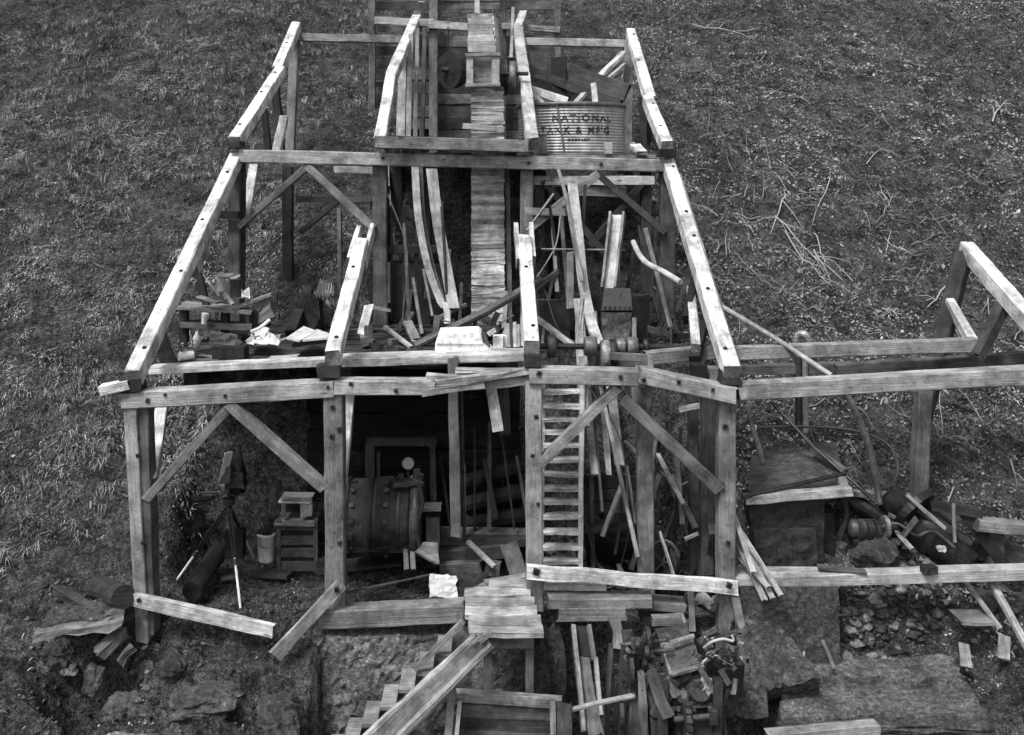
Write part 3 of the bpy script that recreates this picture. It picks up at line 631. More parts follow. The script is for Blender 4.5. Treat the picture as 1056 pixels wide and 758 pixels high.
# line shaft with pulleys at the right
LS = thing('line_shaft', 'line shaft with iron pulleys lying over the right bay behind the plate', 'line shaft', P(640, 385, 10.8))
G().cyl(P(552, 357, 11.0), P(712, 358, 11.2), .035, n=10, t=.05).build('shaft', METAL, LS)
for (x, wv, r, t, D) in ((609, 13, .11, .2, 11), (624, 9, .17, .42, 10.95), (631, 8, .16, .05, 11), (640, 9, .09, .3, 11.05), (652, 11, .105, .26, 11.08), (666, 5, .08, .06, 11.1), (569, 9, .13, .08, 11)):
    G().lathe(P(x - wv / 2, 357 if x != 624 and x != 631 else 366, D), P(x + wv / 2, 357 if x != 624 and x != 631 else 366, D), [(0, r * .93), (.15, r), (.85, r), (1, r * .93)], 20, t).build('pulley', METAL, LS, True)
BX = thing('shaft_box', 'open shallow wooden tray behind the plate under the line shaft pulleys', 'tray', P(650, 382, 10.7))
for q in (((628, 367), (672, 369)), ((626, 381), (673, 381))): G().beam(P(*q[0], 10.75), P(*q[1], 10.75), .08 if q[0][1] < 370 else .04, .04, .3).build('side', WOOD, BX)
panel(G(), [(629, 381), (672, 381), (670, 369), (631, 369)], 10.95, .03, .2).build('bottom', WOOD, BX); G().beam(P(670, 366, 10.7), P(671, 384, 10.7), .06, .05, .4).build('end', WOOD, BX)
tag(G().box(P(664, 384, 10.2), (.17, .12, .12), 0, .35).build('wood_block', WOOD), 'small pale block standing on the joint of the plate beams', 'block')
tag(G().box(P(720, 382, 10.4), (.14, .2, .14), 0, .05).build('wood_block', WOOD), 'black square block behind the right end of the front plate', 'block')
tag(G().box(P(736, 386, 10.4), (.12, .15, .15), 0, .3).build('wood_block', WOOD), 'grey block between the black block and the right rafter foot', 'block')
# crusher box and chute in the right middle bay
CB = thing('feeder_box', 'dark iron-topped wooden feeder box under the slanting pale chute', 'feeder', P(634, 352, 12.2))
panel(G(), [(620, 350), (649, 350), (651, 322), (621, 322)], 12.1, .04, .22, div=4, jit=.004).build('front_panel', METAL, CB)
panel(G(), [(620, 321), (652, 321), (650, 298), (623, 298)], [12.08, 12.08, 12.3, 12.3], .04, .04).build('upper_panel', METAL, CB)
G().box(P(636, 330, 12.5), (.36, .55, .5), 0, .06).build('body', METAL, CB)
G().beam(P(654, 352, 12.05), P(654, 328, 12.05), .05, .06, .4).build('corner_strip', WOOD, CB); G().beam(P(617, 350, 12.05), P(613, 322, 12.3), .04, .06, .3).build('corner_strip', WOOD, CB)
for i in range(6): G().cyl(P(624 + i * 5, 320, 12.0), P(624 + i * 5, 316, 12.0), .02, n=6, t=.1).build('bolt', METAL, CB)
CH = thing('feed_chute', 'pale slanting trough chute standing above the feeder box', 'chute', P(628, 300, 12.4))
G().beam(P(637, 222, 13.1), P(628, 298, 12.5), .15, .03, .55).build('floor_board', WOOD, CH)
for dx in (-7, 6.5): G().beam(P(637 + dx, 220, 13.05), P(628 + dx, 298, 12.45), .03, .12, .3).build('side_board', WOOD, CH)
for a in (('long broad pale plank leaning behind the ladder, bent near its top', 589, 192, 13.2, 601, 285, 12.6, .13, .05, .5), ):
    pass
tag(G().ribbon([P(590, 190, 13.2), P(596, 240, 12.9), P(601, 290, 12.6), P(609, 330, 12.2), P(618, 357, 11.6)], .13, .05, .5).build('long_plank', WOOD), 'long pale bent plank standing left of the slanting chute', 'plank')
tag(G().ribbon([P(575, 172, 13.2), P(584, 205, 13.0), P(592, 250, 12.7), P(600, 290, 12.4)], .045, .03, .3).build('thin_strip', WOOD), 'thin dark strip crossing down beside the long bent plank', 'strip')
board('grey plank standing just left of the long bent plank', 588, 260, 12.9, 588, 318, 12.7, .09, .05, .32, name='long_plank', cat='plank')
tag(G().tube([P(597, 308, 11.6), P(599, 350, 11.5), P(601, 385, 11.2), P(602, 440, 10.9)], .07, 9, .5).build('round_pole', WOOD), 'pale round pole standing against the right rail of the ladder', 'pole')
tag(G().tube([P(543, 218 + 20, 12.9), P(571, 200, 13.1)], .02, 6, .2).build('thin_rod', METAL), 'short thin rod by the right broken rafter tip', 'rod')
tag(G().tube([P(558, 257, 13), P(645, 258, 13)], .015, 6, .3).build('thin_rod', METAL), 'thin level rod crossing behind the slanting chute', 'rod')
tag(G().tube(curve([P(578, 222, 12.8), P(574, 250, 12.8), P(564, 270, 12.8), P(552, 288, 12.8)]), .01, 5, .35).build('cable', RUBBER), 'thin pale cable curving down right of the broken rafter tip', 'cable')
for a in (('pale thin brace sloping down right of the right broken rafter', 552, 327, 12.2, 590, 356, 11.6, .07, .05, .48), ('grey plank leaning up to the right behind the broken rafter', 535, 308, 12.6, 575, 280, 12.9, .06, .05, .16),
          ('small upright stick in the clutter under the thin brace', 561, 338, 12.2, 559, 356, 12.1, .035, .03, .35), ('second small upright stick under the thin brace', 568, 341, 12.2, 571, 358, 12.0, .03, .03, .35),
          ('dark box board behind the clutter under the thin brace', 553, 320, 13.2, 575, 320, 13.2, .3, .04, .14)):
    board(*a, name='loose_board')
tag(G().tube(curve([P(653, 249, 12.9), P(659, 262, 12.7), P(668, 272, 12.5), P(684, 280, 12.2), P(702, 291, 11.8)]), .035, 9, .55).build('bent_pole', WOOD), 'pale bent pole curving down to the right rafter', 'pole')
# ladder
LD = thing('ladder', 'tall wooden ladder stair with flat treads between two rails, behind the front plate', 'ladder', P(578, 590, 10.5))
G().beam(P(600, 368, 11.1), P(598, 592, 10.45), .05, .12, .58, seg=8).build('rail', WOOD, LD); G().beam(P(560, 385, 11.1), P(558, 592, 10.5), .05, .12, .3, seg=8).build('rail', WOOD, LD)
for i, y in enumerate((404, 418, 432, 445, 459, 474, 488, 503, 517, 532, 548, 563, 578)):
    D = 11.05 - .6 * (y - 385) / 207; G().beam(P(560, y, D), P(598, y + random.uniform(-1, 1), D), .034 + random.uniform(-.004, .004), .13, random.uniform(.5, .66), jit=.004).build('tread', WOOD, LD)
# loose planks leaning right of the ladder
for a in (('broad pale plank leaning just right of the ladder', 604, 392, 11.6, 614, 490, 11.0, .10, .03, .45), ('pale plank leaning second to the right of the ladder', 621, 412, 11.8, 628, 490, 11.3, .07, .03, .45),
          ('pale plank with a ragged end leaning under the front brace', 630, 400, 11.8, 639, 480, 11.2, .11, .03, .42), ('long thin dark pole leaning from the plate to the pit behind the inner post', 619, 398, 11.2, 658, 575, 10.2, .035, .035, .3),
          ('thin dark stick between the pale leaning planks', 612, 420, 11.4, 621, 528, 10.8, .03, .03, .18), ('thin pole leaning the other way behind the inner post', 685, 402, 11.4, 668, 500, 11.0, .04, .04, .26),
          ('short white post top behind the inner post', 653, 398, 11.2, 655, 415, 11.2, .05, .03, .7), ('pale round stick jutting level left of the dark inner post', 701, 422, 10.7, 726, 418, 10.6, .06, .05, .5),
          ('pair of thin grey slats hanging near the dark inner post', 713, 404, 11.0, 714, 452, 11.0, .03, .03, .35), ('thin stick slanting in the rubble behind the front brace', 645, 455, 11.5, 660, 470, 11.2, .04, .03, .3),
          ('thin upright stick behind the leaning pale planks', 647, 480, 11.0, 655, 540, 10.7, .025, .025, .25), ('curved pale slat low behind the front brace', 678, 468, 11.0, 705, 520, 10.5, .05, .02, .45),
          ('second low slat lying beside the curved pale one', 692, 490, 11.1, 718, 545, 10.5, .06, .03, .2), ('pale sliver lying in the rubble near the dark inner post', 706, 556, 10.4, 720, 550, 10.4, .03, .03, .5),
          ('thin pale stick leaning beside the pit wheel', 680, 548, 10.4, 697, 600, 10.1, .025, .02, .4), ('thin plank leaning right of the second front post', 533, 470, 10.6, 545, 545, 10.4, .03, .03, .15)):
    board(*a, name='leaning_plank', cat='plank')
# dark hopper box behind ladder
HB = thing('ore_bin', 'dark wooden ore bin behind the leaning planks right of the ladder', 'bin', P(635, 590, 10.9))
for i in range(3): G().beam(P(602, 497 + i * 13, 11.3), P(662, 497 + i * 13, 11.3), .13, .05, .06 + .02 * i).build('side_board', WOOD, HB)
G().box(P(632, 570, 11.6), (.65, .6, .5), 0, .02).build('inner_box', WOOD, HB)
G().beam(P(600, 543, 10.95), P(656, 543, 10.95), .05, .3, .07).build('lip', WOOD, HB)

# thin sticks and battens standing in the clutter of the middle and right bays
def nth(i): return ('first second third fourth fifth sixth seventh eighth ninth tenth eleventh twelfth thirteenth fourteenth fifteenth sixteenth seventeenth eighteenth nineteenth twentieth'.split())[i]
for (xs_, n, D0, D1, ya, yb, ln, cols, where) in (((398, 480), 8, 12.6, 14, 300, 352, 9, (.05, .08, .12, .2, .3), 'standing behind the curved hanging strips'), ((562, 700), 18, 12.3, 14, 300, 352, 12, (.05, .08, .12, .2, .32), 'standing around the feeder box'),
      ((462, 540), 7, 10.9, 11.5, 530, 565, 12, (.03, .05, .08, .14), 'in the middle doorway below'), ((606, 728), 18, 10.6, 11.5, 530, 592, 15, (.04, .06, .1, .16, .28), 'in the lower room right of the ladder')):
    for i in range(n):
        x = xs_[0] + (xs_[1] - xs_[0]) * (i + random.uniform(.1, .9)) / n; D = random.uniform(D0, D1); y1 = random.uniform(ya, yb); y0 = y1 - random.uniform(30, 115); c_ = random.choice(cols); lean = random.gauss(0, ln)
        o = G().beam(P(x, y1, D), P(x + lean, y0, D + random.uniform(0, .5)), random.uniform(.02, .055), .025, c_).build('loose_stick', WOOD)
        tag(o, ('%s %s stick from the left %s' % (nth(i), 'pale' if c_ > .17 else 'dark', where)), 'stick', 'thin sticks ' + where)
for i, (pts, r, l) in enumerate((([(562, 300), (580, 345), (620, 352), (640, 300)], .008, 'thin slack cable hanging across the feeder box'), ([(400, 200), (420, 260), (415, 330)], .008, 'thin wire hanging beside the left middle post'), ([(640, 420), (668, 470), (700, 500), (726, 480)], .012, 'slack cable looping low behind the front brace'),
      ([(608, 400), (640, 455), (648, 540), (640, 585)], .01, 'thin cable hanging down by the ore bin'), ([(684, 300), (692, 340), (690, 372)], .007, 'thin wire hanging from the right rafter'), ([(455, 330), (500, 340), (530, 325)], .01, 'thin cable on the deck behind the white casing'))):
    tag(G().tube(curve([P(x, y, 12.2 if y0_ < 399 else 11.2) for (x, y) in pts for y0_ in (pts[0][1],)]), r, 5, .12).build('cable', RUBBER), l, 'cable')
WH = thing('pit_wheel', 'dark spoked wheel half hidden behind the inner right post', 'wheel', P(684, 600, 10.6))
G().lathe(P(682, 580, 10.55), P(686, 580, 10.6), [(0, .2), (1, .2)], 20, .06).build('rim', METAL, WH); g = G().tube([P(684, 580, 10.5) + V3(.0, .0, 0) + V3(.17 * math.cos(a), 0, .24 * math.sin(a)) for a in [i * math.pi / 9 for i in range(18)]], .018, 6, .2); g.build('tyre', METAL, WH)
for a in range(5): G().cyl(P(684, 580, 10.5), P(684, 580, 10.5) + V3(.16 * math.cos(a * 1.26), 0, .22 * math.sin(a * 1.26)), .014, n=6, t=.16).build('spoke', METAL, WH)
for i in range(3): G().box(V3(.85 + i * .5, 12.9 + (i % 2) * .4, -2.1), (.4, .4, .55 + .1 * i), .3 * i, (.05, .09, .06)[i]).build('machine_box', METAL)
for i, o in enumerate([o for o in S.objects if o.name.startswith('machine_box')]): tag(o, ('dark iron box left of the feeder box, low in the clutter', 'dark iron box directly behind the feeder box', 'dark iron box at the foot of the second right post')[i], 'box')
# ------------------------------------------------------------ mill room
BM = thing('ball_mill', 'large dark riveted iron drum lying level in the mill room', 'drum', P(398, 585, 10.9))
ym, Dm, rm = 533, 11.0, .42
g = G().lathe(P(355, ym, Dm), P(424, ym, Dm), [(0, rm * .97), (.02, rm), (.46, rm), (.47, rm + .012), (.53, rm + .012), (.54, rm), (.98, rm), (1, rm * .97)], 36, .06); g.build('shell', METAL, BM, True)
G().lathe(P(425, ym, Dm), P(437, ym, Dm), [(0, rm + .04), (.8, rm + .04), (1, rm)], 36, .07).build('end_flange', METAL, BM, True)
G().lathe(P(437, ym, Dm), P(452, ym, Dm), [(0, .16), (1, .15)], 18, .05).build('trunnion', METAL, BM, True)
for k, x in enumerate((367, 401)):
    for j in range(7):
        a = R(100 + j * 22); p = P(x, ym, Dm) + V3(0, rm * math.cos(a), rm * math.sin(a)); q = P(x, ym, Dm) + V3(0, (rm + .03) * math.cos(a), (rm + .03) * math.sin(a))
        G().cyl(p, q, .03, n=8, t=.06).build('rivet', METAL, BM)
for x in (360, 384, 412): G().lathe(P(x, ym, Dm), P(x + 2.5, ym, Dm), [(0, rm + .02), (1, rm + .02)], 36, .04).build('band', METAL, BM)
G().box(P(398, 497, 11.0), (.18, .2, .07), .1, .05).build('hatch', METAL, BM); G().beam(P(405, 500, 10.75), P(432, 498, 10.8), .05, .06, .10).build('feed_arm', METAL, BM)
G().tube(curve([P(432, 500, 10.6), P(436, 520, 10.55), P(430, 545, 10.55), P(434, 570, 10.5)]), .02, 7, .05).build('pipe', METAL, BM)
for i in range(9): G().box(P(random.uniform(395, 440), random.uniform(488, 503), random.uniform(10.8, 11.1)), (random.uniform(.03, .1), .06, random.uniform(.03, .1)), random.uniform(0, 3), random.choice((.03, .06, .12))).build('fitting', METAL, BM)
for x in (418, 425): G().beam(P(x, 560, 10.7), P(x + 1, 588, 10.5), .05, .07, .2).build('leg', WOOD, BM)
G().beam(P(350, 562, 10.75), P(445, 560, 10.75), .1, .25, .04).build('cradle', WOOD, BM)
DF = thing('timber_doorway', 'dark square timber frame standing behind the riveted drum', 'frame', P(412, 520, 11.5))
for q in ((378, 455, 450, 455, .09), (382, 456, 383, 510, .11), (446, 456, 448, 520, .07), (391, 465, 391, 500, .04)): G().beam(P(q[0], q[1], 11.55), P(q[2], q[3], 11.55), q[4], .12, .11).build('timber', WOOD, DF)
GL = thing('pressure_gauge', 'small pale round gauge on a stand above the drum', 'gauge', P(421, 500, 11.3))
G().lathe(P(421, 478, 11.25), P(421, 478, 11.32), [(0, .065), (1, .075)], 18, .26).build('dial', PAINT, GL); G().cyl(P(421, 486, 11.3), P(423, 502, 11.3), .018, n=8, t=.1).build('stem', METAL, GL)
G().cyl(P(424, 493, 11.2), P(432, 492, 11.2), .03, n=8, t=.3).build('valve', METAL, GL)
PX = thing('machine_stand', 'dark wooden stand right of the riveted drum', 'stand', P(447, 575, 10.7))
G().box(P(447, 550, 10.75), (.15, .2, .42), 0, .09).build('body', WOOD, PX); G().beam(P(437, 523, 10.7), P(455, 523, 10.7), .03, .2, .3).build('top_board', WOOD, PX)
g = panel(G(), [(443, 615), (472, 618), (470, 594), (443, 592)], [10.15, 10.1, 10.2, 10.25], .008, .5, div=6, jit=.006); tag(g.build('stained_sheet', PAINT), 'white stained sheet with ragged dark blots standing behind the sill timber', 'sheet')
tag(G().rock(P(487, 604, 10.25), (.22, .12, .12), .06, rough=.5).build('soot_heap', ROCK), 'dark lumpy heap right of the white stained sheet', 'heap')
tag(panel(G(), [(428, 570), (452, 582), (452, 560), (436, 560)], [10.4, 10.3, 10.6, 10.6], .02, .27, div=3, jit=.006).build('board_piece', WOOD), 'pale broken board corner below the machine stand', 'board')
for a in (('level grey board end on the mill room floor', 455, 588, 10.7, 497, 586, 10.7, .16, .1, .2), ('long dark plank lying level at the back of the mill room', 453, 548, 11.2, 548, 550, 11.2, .05, .2, .2), ('second dark plank below the long level one', 453, 557, 11.0, 545, 558, 11.0, .08, .12, .12),
          ('grey plank on the floor behind the sill timber', 340, 585, 11.3, 415, 577, 11.3, .04, .3, .1), ('round log lying behind the heap on the mill floor', 445, 574, 10.9, 520, 566, 11.0, .16, .16, .16), ('short grey board leaning left of the ladder post', 524, 560, 10.6, 535, 592, 10.4, .2, .04, .2),
          ('square grey board end below the short leaning board', 500, 585, 10.5, 516, 587, 10.5, .15, .1, .17), ('pale split stick slanting over the mill floor', 482, 558, 10.6, 510, 584, 10.3, .05, .03, .4), ('thin dark lath slanting over the mill floor', 448, 592, 10.3, 352, 612, 10.1, .02, .02, .14),
          ('small pale lath beside the short leaning board', 500, 602, 10.1, 546, 594, 10.2, .05, .1, .4)):
    board(*a, name='floor_board')
# left bay: cabinet, bucket, camera on tripod
CA = thing('wooden_cabinet', 'small dark wooden cabinet with drawers and an open crate-like top', 'cabinet', V3((306 - 505) / 1000 * 11.3, 11.35, -4.7))
G().box(P(306.5, 563, 11.4), (.44, .36, .56), 0, .07).build('body', WOOD, CA)
for x in (287.5, 326): G().beam(P(x, 535, 11.2), P(x, 590, 11.2), .05, .05, .15).build('corner_post', WOOD, CA)
for y, h in ((543, .09), (557, .10), (570, .10), (584, .11)): G().beam(P(290, y, 11.19), P(323.5, y, 11.19), h, .02, .12 if y > 545 else .17).build('drawer_front', WOOD, CA)
G().beam(P(286, 535, 11.35), P(328, 535, 11.35), .03, .4, .2).build('top_board', WOOD, CA)
CR = thing('wooden_crate', 'small open wooden box standing on top of the dark cabinet', 'crate', P(306, 533, 11.3))
for q in ((291, 516, 322, 516, .07), (293, 516, 293, 533, .05), (316, 516, 316, 533, .14)): G().beam(P(q[0], q[1], 11.25), P(q[2], q[3], 11.25), q[4], .03, .2).build('board', WOOD, CR)
G().beam(P(290, 513, 11.4), P(322, 513.5, 11.4), .015, .35, .5).build('lid', WOOD, CR); G().box(P(306, 524, 11.55), (.34, .03, .2), 0, .06).build('back', WOOD, CR)
tag(G().box(P(333, 583, 11.2), (.13, .15, .16), 0, .09).build('wood_box', WOOD), 'small dark box on the floor right of the cabinet', 'box')
board('flat dark plank on the floor before the cabinet', 262, 590, 11.2, 300, 592, 11.1, .04, .2, .1, name='floor_plank', cat='plank')
BU = thing('bucket', 'white plastic bucket filled with dark scraps beside the cabinet', 'bucket', P(275, 578, 11.3))
G().lathe(P(275, 578, 11.3), P(275, 549, 11.3), [(0, .09), (.05, .095), (.9, .11), (.92, .118), (1, .118)], 22, .62).build('body', PAINT, BU, True)
G().rock(P(275, 548, 11.3), (.1, .1, .07), .03, rough=.7).build('scraps', ROCK, BU)
G().tube(curve([P(265, 550, 11.25), P(264, 560, 11.15), P(275, 566, 11.12), P(286, 560, 11.15), P(286, 550, 11.25)]), .004, 5, .2).build('handle', METAL, BU)
g = G()
for i in range(9): g.tube([P(270 + random.uniform(0, 10), 550, 11.3), P(262 + random.uniform(0, 30), 530 + random.uniform(0, 12), 11.3)], .012, 5, random.uniform(.03, .2))
g.build('sticks', WOOD, BU)
TR = thing('tripod_camera', 'bellows camera under a dark cloth on a tripod with silver lower legs', 'camera', V3(-2.9, 10.7, -4.7))
hub = P(236, 522, 10.7)
for (f, k) in ((P(174, 610, 10.72), 0), (P(248, 627, 10.35), 0), (P(262, 575, 11.5), 1)):
    m_ = hub.lerp(f, .56)
    lg = G(); s_ = V3(.022, 0, 0) if not k else V3(.0, .02, 0)
    lg.tube([hub - s_, m_ - s_ * .6], .013, 6, .03); lg.tube([hub + s_, m_ + s_ * .6], .013, 6, .03); lg = lg.build('leg', METAL, TR)
    G().tube([m_ - (f - m_) * .1, f], .014, 7, .75).build('lower_leg', PAINT, lg); G().cyl(m_ - (f - m_) * .08, m_ + (f - m_) * .05, .024, n=8, t=.04).build('leg_lock', RUBBER, lg)
G().cyl(P(236, 545, 10.7), P(235, 505, 10.7), .022, n=10, t=.25).build('centre_column', METAL, TR)
G().box(P(236, 516, 10.7), (.11, .11, .06), 0, .06).build('head', METAL, TR)
G().beam(P(232, 511, 10.5), P(236, 511, 10.95), .06, .03, .08).build('rail', METAL, TR)
G().box(P(231, 490, 10.55), (.13, .04, .17), .3, .12, rx=-.2).build('front_standard', METAL, TR)
g = G(); 
for i in range(5): g.box(P(233 + i * .4, 487, 10.6 + i * .05), (.14 - (i % 2) * .03, .03, .15 - (i % 2) * .03), .1, .03)
g.build('bellows', RUBBER, TR)
panel(G(), [(225, 500), (231, 502), (240, 466), (232, 467)], [10.5, 10.55, 10.62, 10.5], .01, .62).build('lens_shade', PAINT, TR)
g = G().rock(P(243, 488, 10.85), (.11, .17, .24), .02, rough=.25, n=3); g.build('dark_cloth', CLOTH, TR, True)
panel(G(), [(232, 504), (252, 504), (250, 488), (236, 488)], [10.65] * 4, .02, .05, div=3, jit=.008).build('cloth_hem', CLOTH, TR)
G().cyl(P(205, 508, 10.6), P(228, 507, 10.65), .008, n=6, t=.3).build('pan_handle', METAL, TR)
G().box(P(243, 560, 10.9), (.2, .16, .3), 0, .02).build('weight_bag', CLOTH, TR)
tag(panel(G(), [(184, 521), (214, 523), (222, 512), (190, 511)], 11.6, .03, .05, div=4, jit=.008).build('board_piece', WOOD), 'dark board lying behind the tripod camera against the bank', 'board')
tag(G().tube([P(198, 610, 10.4), P(225, 570, 11.2)], .11, 14, .08).build('short_log', WOOD), 'short dark log lying behind the tripod feet', 'log')
board('small pale chip on the floor between the tripod feet', 228, 597, 10.9, 243, 594, 10.95, .02, .08, .2, name='wood_chip', cat='chip')
# ------------------------------------------------------------ clutter on the upper deck
def onbox(label, cat, name, x, y, D, sz, t, rz=0, m=WOOD, **k): return tag(G().box(P(x, y, D), sz, rz, t, **k).build(name, m), label, cat)
WB = thing('work_bench', 'makeshift bench of worn boards under tins and scrap on the upper deck', 'bench', P(228, 350, 12.3))
for (x0, y0, x1, y1, D, w_, c) in ((186, 316, 262, 321, 12.2, .3, .3), (190, 313, 250, 318, 12.45, .2, .42), (232, 321, 281, 303, 12.2, .16, .36)): G().beam(P(x0, y0, D), P(x1, y1, D), .04, w_, c).build('top_board', WOOD, WB)
for x in (190, 232, 262): G().beam(P(x, 320, 12.2), P(x, 352, 12.2), .1, .1, .07).build('leg', WOOD, WB)
G().beam(P(188, 334, 12.2), P(262, 336, 12.2), .07, .25, .16).build('shelf', WOOD, WB); G().beam(P(275, 306, 12.2), P(277, 335, 12.4), .06, .06, .08).build('leg', WOOD, WB)
panel(G(), [(256, 340), (282, 326), (278, 306), (254, 320)], 12.18, .02, .17, div=4, jit=.01).build('side_cloth', CLOTH, WB)
onbox('black metal plate leaning at the foot of the left rafter', 'plate', 'metal_plate', 168, 357, 10.85, (.17, .03, .46), .045, 0, METAL, ry=-.35)
tag(G().cyl(P(184, 368, 10.85), P(199, 366, 10.95), .05, n=16, t=.8).build('white_can', PAINT), 'white tin lying on its side near the left rafter foot', 'tin')
tag(G().lathe(P(203, 359, 11.5), P(203, 342, 11.5), [(0, .04), (.7, .04), (.85, .02), (1, .018)], 14, .6).build('pale_bottle', PAINT, None, True), 'pale slim bottle standing under the bench', 'bottle')
onbox('small pale carton standing under the bench beside the bottle', 'carton', 'carton', 223, 350, 11.7, (.15, .1, .15), .3)
tag(G().lathe(P(210, 334, 12), P(212, 323, 12), [(0, .03), (1, .045)], 12, .6).build('paper_cup', PAINT), 'white cup on the shelf of the bench', 'cup')
tag(G().lathe(P(228, 300, 12.3), P(228, 285, 12.3), [(0, .055), (1, .055)], 16, .55).build('paint_tin', PAINT), 'pale paint tin on the bench top', 'tin')
tag(G().lathe(P(232, 284.5, 12.3), P(232, 282.5, 12.3), [(0, .11), (1, .11)], 18, .5).build('tin_lid', PAINT), 'pale round lid lying across the paint tin', 'lid')
tag(G().lathe(P(243, 306, 12.1), P(243, 288, 12.1), [(0, .07), (1, .07)], 16, .05).build('dark_tin', METAL), 'dark tin between the paint tin and the white bag', 'tin')
g = G(); g.v += [P(245, 308, 12.2), P(258, 308, 12.15), P(257, 296, 12.2), P(251, 300, 12.3), P(246, 294, 12.2), P(252, 306, 12.0)]; g.face([0, 5, 4], None, .75); g.face([5, 3, 4], None, .7); g.face([5, 1, 2, 3], None, .8); g.face([0, 1, 5], None, .7)
tag(g.build('paper_bag', PAINT), 'crumpled white paper bag on the bench top', 'bag')
for a in (('thin pale stick leaning on the bench at the left', 214, 290, 12.2, 226, 305, 12.1, .02, .02, .5), ('short grey board lying crosswise on the bench', 205, 306, 12.1, 226, 312, 12.0, .03, .1, .35), ('slanting board edge on the bench beside the dark tin', 231, 303, 12.1, 240, 314, 12.0, .03, .05, .45),
          ('pale strip propped over the white bag', 238, 287, 12.2, 248, 284, 12.2, .025, .03, .6), ('dark stick rising left of the bench', 205, 282, 12.5, 214, 320, 12.3, .08, .06, .05),
          ('wide grey board on the deck before the bench', 165, 376, 10.85, 212, 374, 10.85, .04, .14, .18), ('second grey board on the deck overlapping the wide one', 182, 372, 11.0, 226, 371, 11.0, .03, .12, .27),
          ('flat pale sheet of paper-like board near the deck edge', 278, 369, 11.0, 308, 366, 11.0, .01, .14, .6), ('low pale strip on the deck left of the dark box', 205, 366, 11.2, 226, 368, 11.2, .01, .1, .35),
          ('dark plank under the leaning panels', 302, 356, 11.4, 335, 351, 11.4, .05, .1, .12)):
    board(*a, name='loose_board')
onbox('dark metal box on the deck in front of the bench', 'box', 'metal_box', 238, 364, 11.1, (.36, .25, .17), .05, .03, METAL)
tag(G().rock(P(238, 352, 11.2), (.13, .1, .08), .09, rough=.5).build('rag_heap', CLOTH), 'grey rag heap on top of the dark metal box', 'rags')
g = panel(G(), [(256, 355), (288, 354), (276, 338), (258, 344)], [11.3, 11.2, 11.8, 11.7], .01, .62, div=7, jit=.025); tag(g.build('plastic_sheet', PAINT, None, True), 'crumpled white plastic sheet on the deck', 'sheet')
g = G().tube(curve([P(259, 342, 11.5), P(268, 338, 11.5), P(278, 330, 11.6)]), .022, 7, .6); g.tube(curve([P(266, 340, 11.5), P(274, 350, 11.4), P(288, 352, 11.3)]), .018, 7, .6); tag(g.build('antler', PAINT), 'pale forked antler lying over the crumpled sheet', 'antler')
g = G()
for i in range(7): g.tube([P(282 + random.uniform(-4, 4), 353, 11.5), P(284 + random.uniform(-6, 14), 346 + random.uniform(-3, 5), 11.4)], .008, 5, random.uniform(.3, .6))
tag(g.build('stick_pile', LEAF), 'small pile of pale sticks between sheet and panels', 'sticks')
for i, (q, l) in enumerate(((((295, 349), (309, 352), (327, 342), (313, 337)), 'pale flat panel lying at the left of its pair on the deck'), (((312, 351.5), (338, 349), (341, 345), (327, 340)), 'pale flat panel lying at the right of its pair on the deck'))):
    tag(panel(G(), q, [11.2, 11.1, 11.6, 11.9] if i == 0 else [11.15, 11.0, 11.4, 11.75], .02, .55).build('flat_panel', PAINT), l, 'panel')
g = G(); pts = []
for i in range(25):
    u = i / 24; g.v += [P(324 + 20 * u, 306 - 3 * u, 12.2) + V3(0, 0, .03 * math.sin(i * 1.6)), P(330 + 14 * u, 288 + 6 * u, 12.9) + V3(0, 0, .03 * math.sin(i * 1.6))]
for i in range(24): g.face([2 * i, 2 * i + 2, 2 * i + 3, 2 * i + 1], None, .4)
tag(g.build('corrugated_sheet', GALV), 'curled corrugated sheet behind the left broken rafter', 'sheet')
tag(G().rock(P(318, 325, 13.0), (.28, .2, .3), .03, rough=.5).build('burnt_stump', ROCK), 'blackened stump behind the pale panels', 'stump')
board('blackened log leaning up to the right behind the bench', 300, 345, 12.5, 318, 300, 13.3, .14, .14, .06, name='burnt_log', cat='log')
tag(G().rock(P(210, 399, 11.1), (.22, .2, .14), .12, rough=.35, n=3).build('boulder', ROCK), 'rounded boulder under the deck edge at the left', 'boulder')
g = G()
for i in range(16):
    x = random.uniform(370, 480); y = random.uniform(352, 362); g.box(P(x, y, random.uniform(11.3, 12.6)), (random.uniform(.05, .2), .1, random.uniform(.03, .12)), random.uniform(0, 3), random.uniform(.03, .25), jit=.01)
o = g.build('deck_scrap', WOOD); o['kind'] = 'stuff'
g = G()
for i in range(130):
    X = random.uniform(-1.6, 2.5); Y = random.uniform(12.5, 14.2); z = hz(X, Y) + random.uniform(0, .15); a = random.uniform(0, 6.3); l = random.uniform(.05, .35)
    g.beam(V3(X, Y, z), V3(X + math.cos(a) * l, Y + math.sin(a) * l, z + random.uniform(-.05, .25)), random.uniform(.02, .09), .02, random.uniform(.03, .3) ** 1.2, seg=1)
for i in range(90):
    X = random.uniform(.7, 2.5); Y = random.uniform(10.2, 11.7); z = hz(X, Y) + random.uniform(0, .1); a = random.uniform(0, 6.3); l = random.uniform(.05, .4)
    g.beam(V3(X, Y, z), V3(X + math.cos(a) * l, Y + math.sin(a) * l, z + random.uniform(-.03, .2)), random.uniform(.02, .07), .02, random.uniform(.03, .3), seg=1)
o = g.build('wood_scrap', WOOD); o['kind'] = 'stuff'
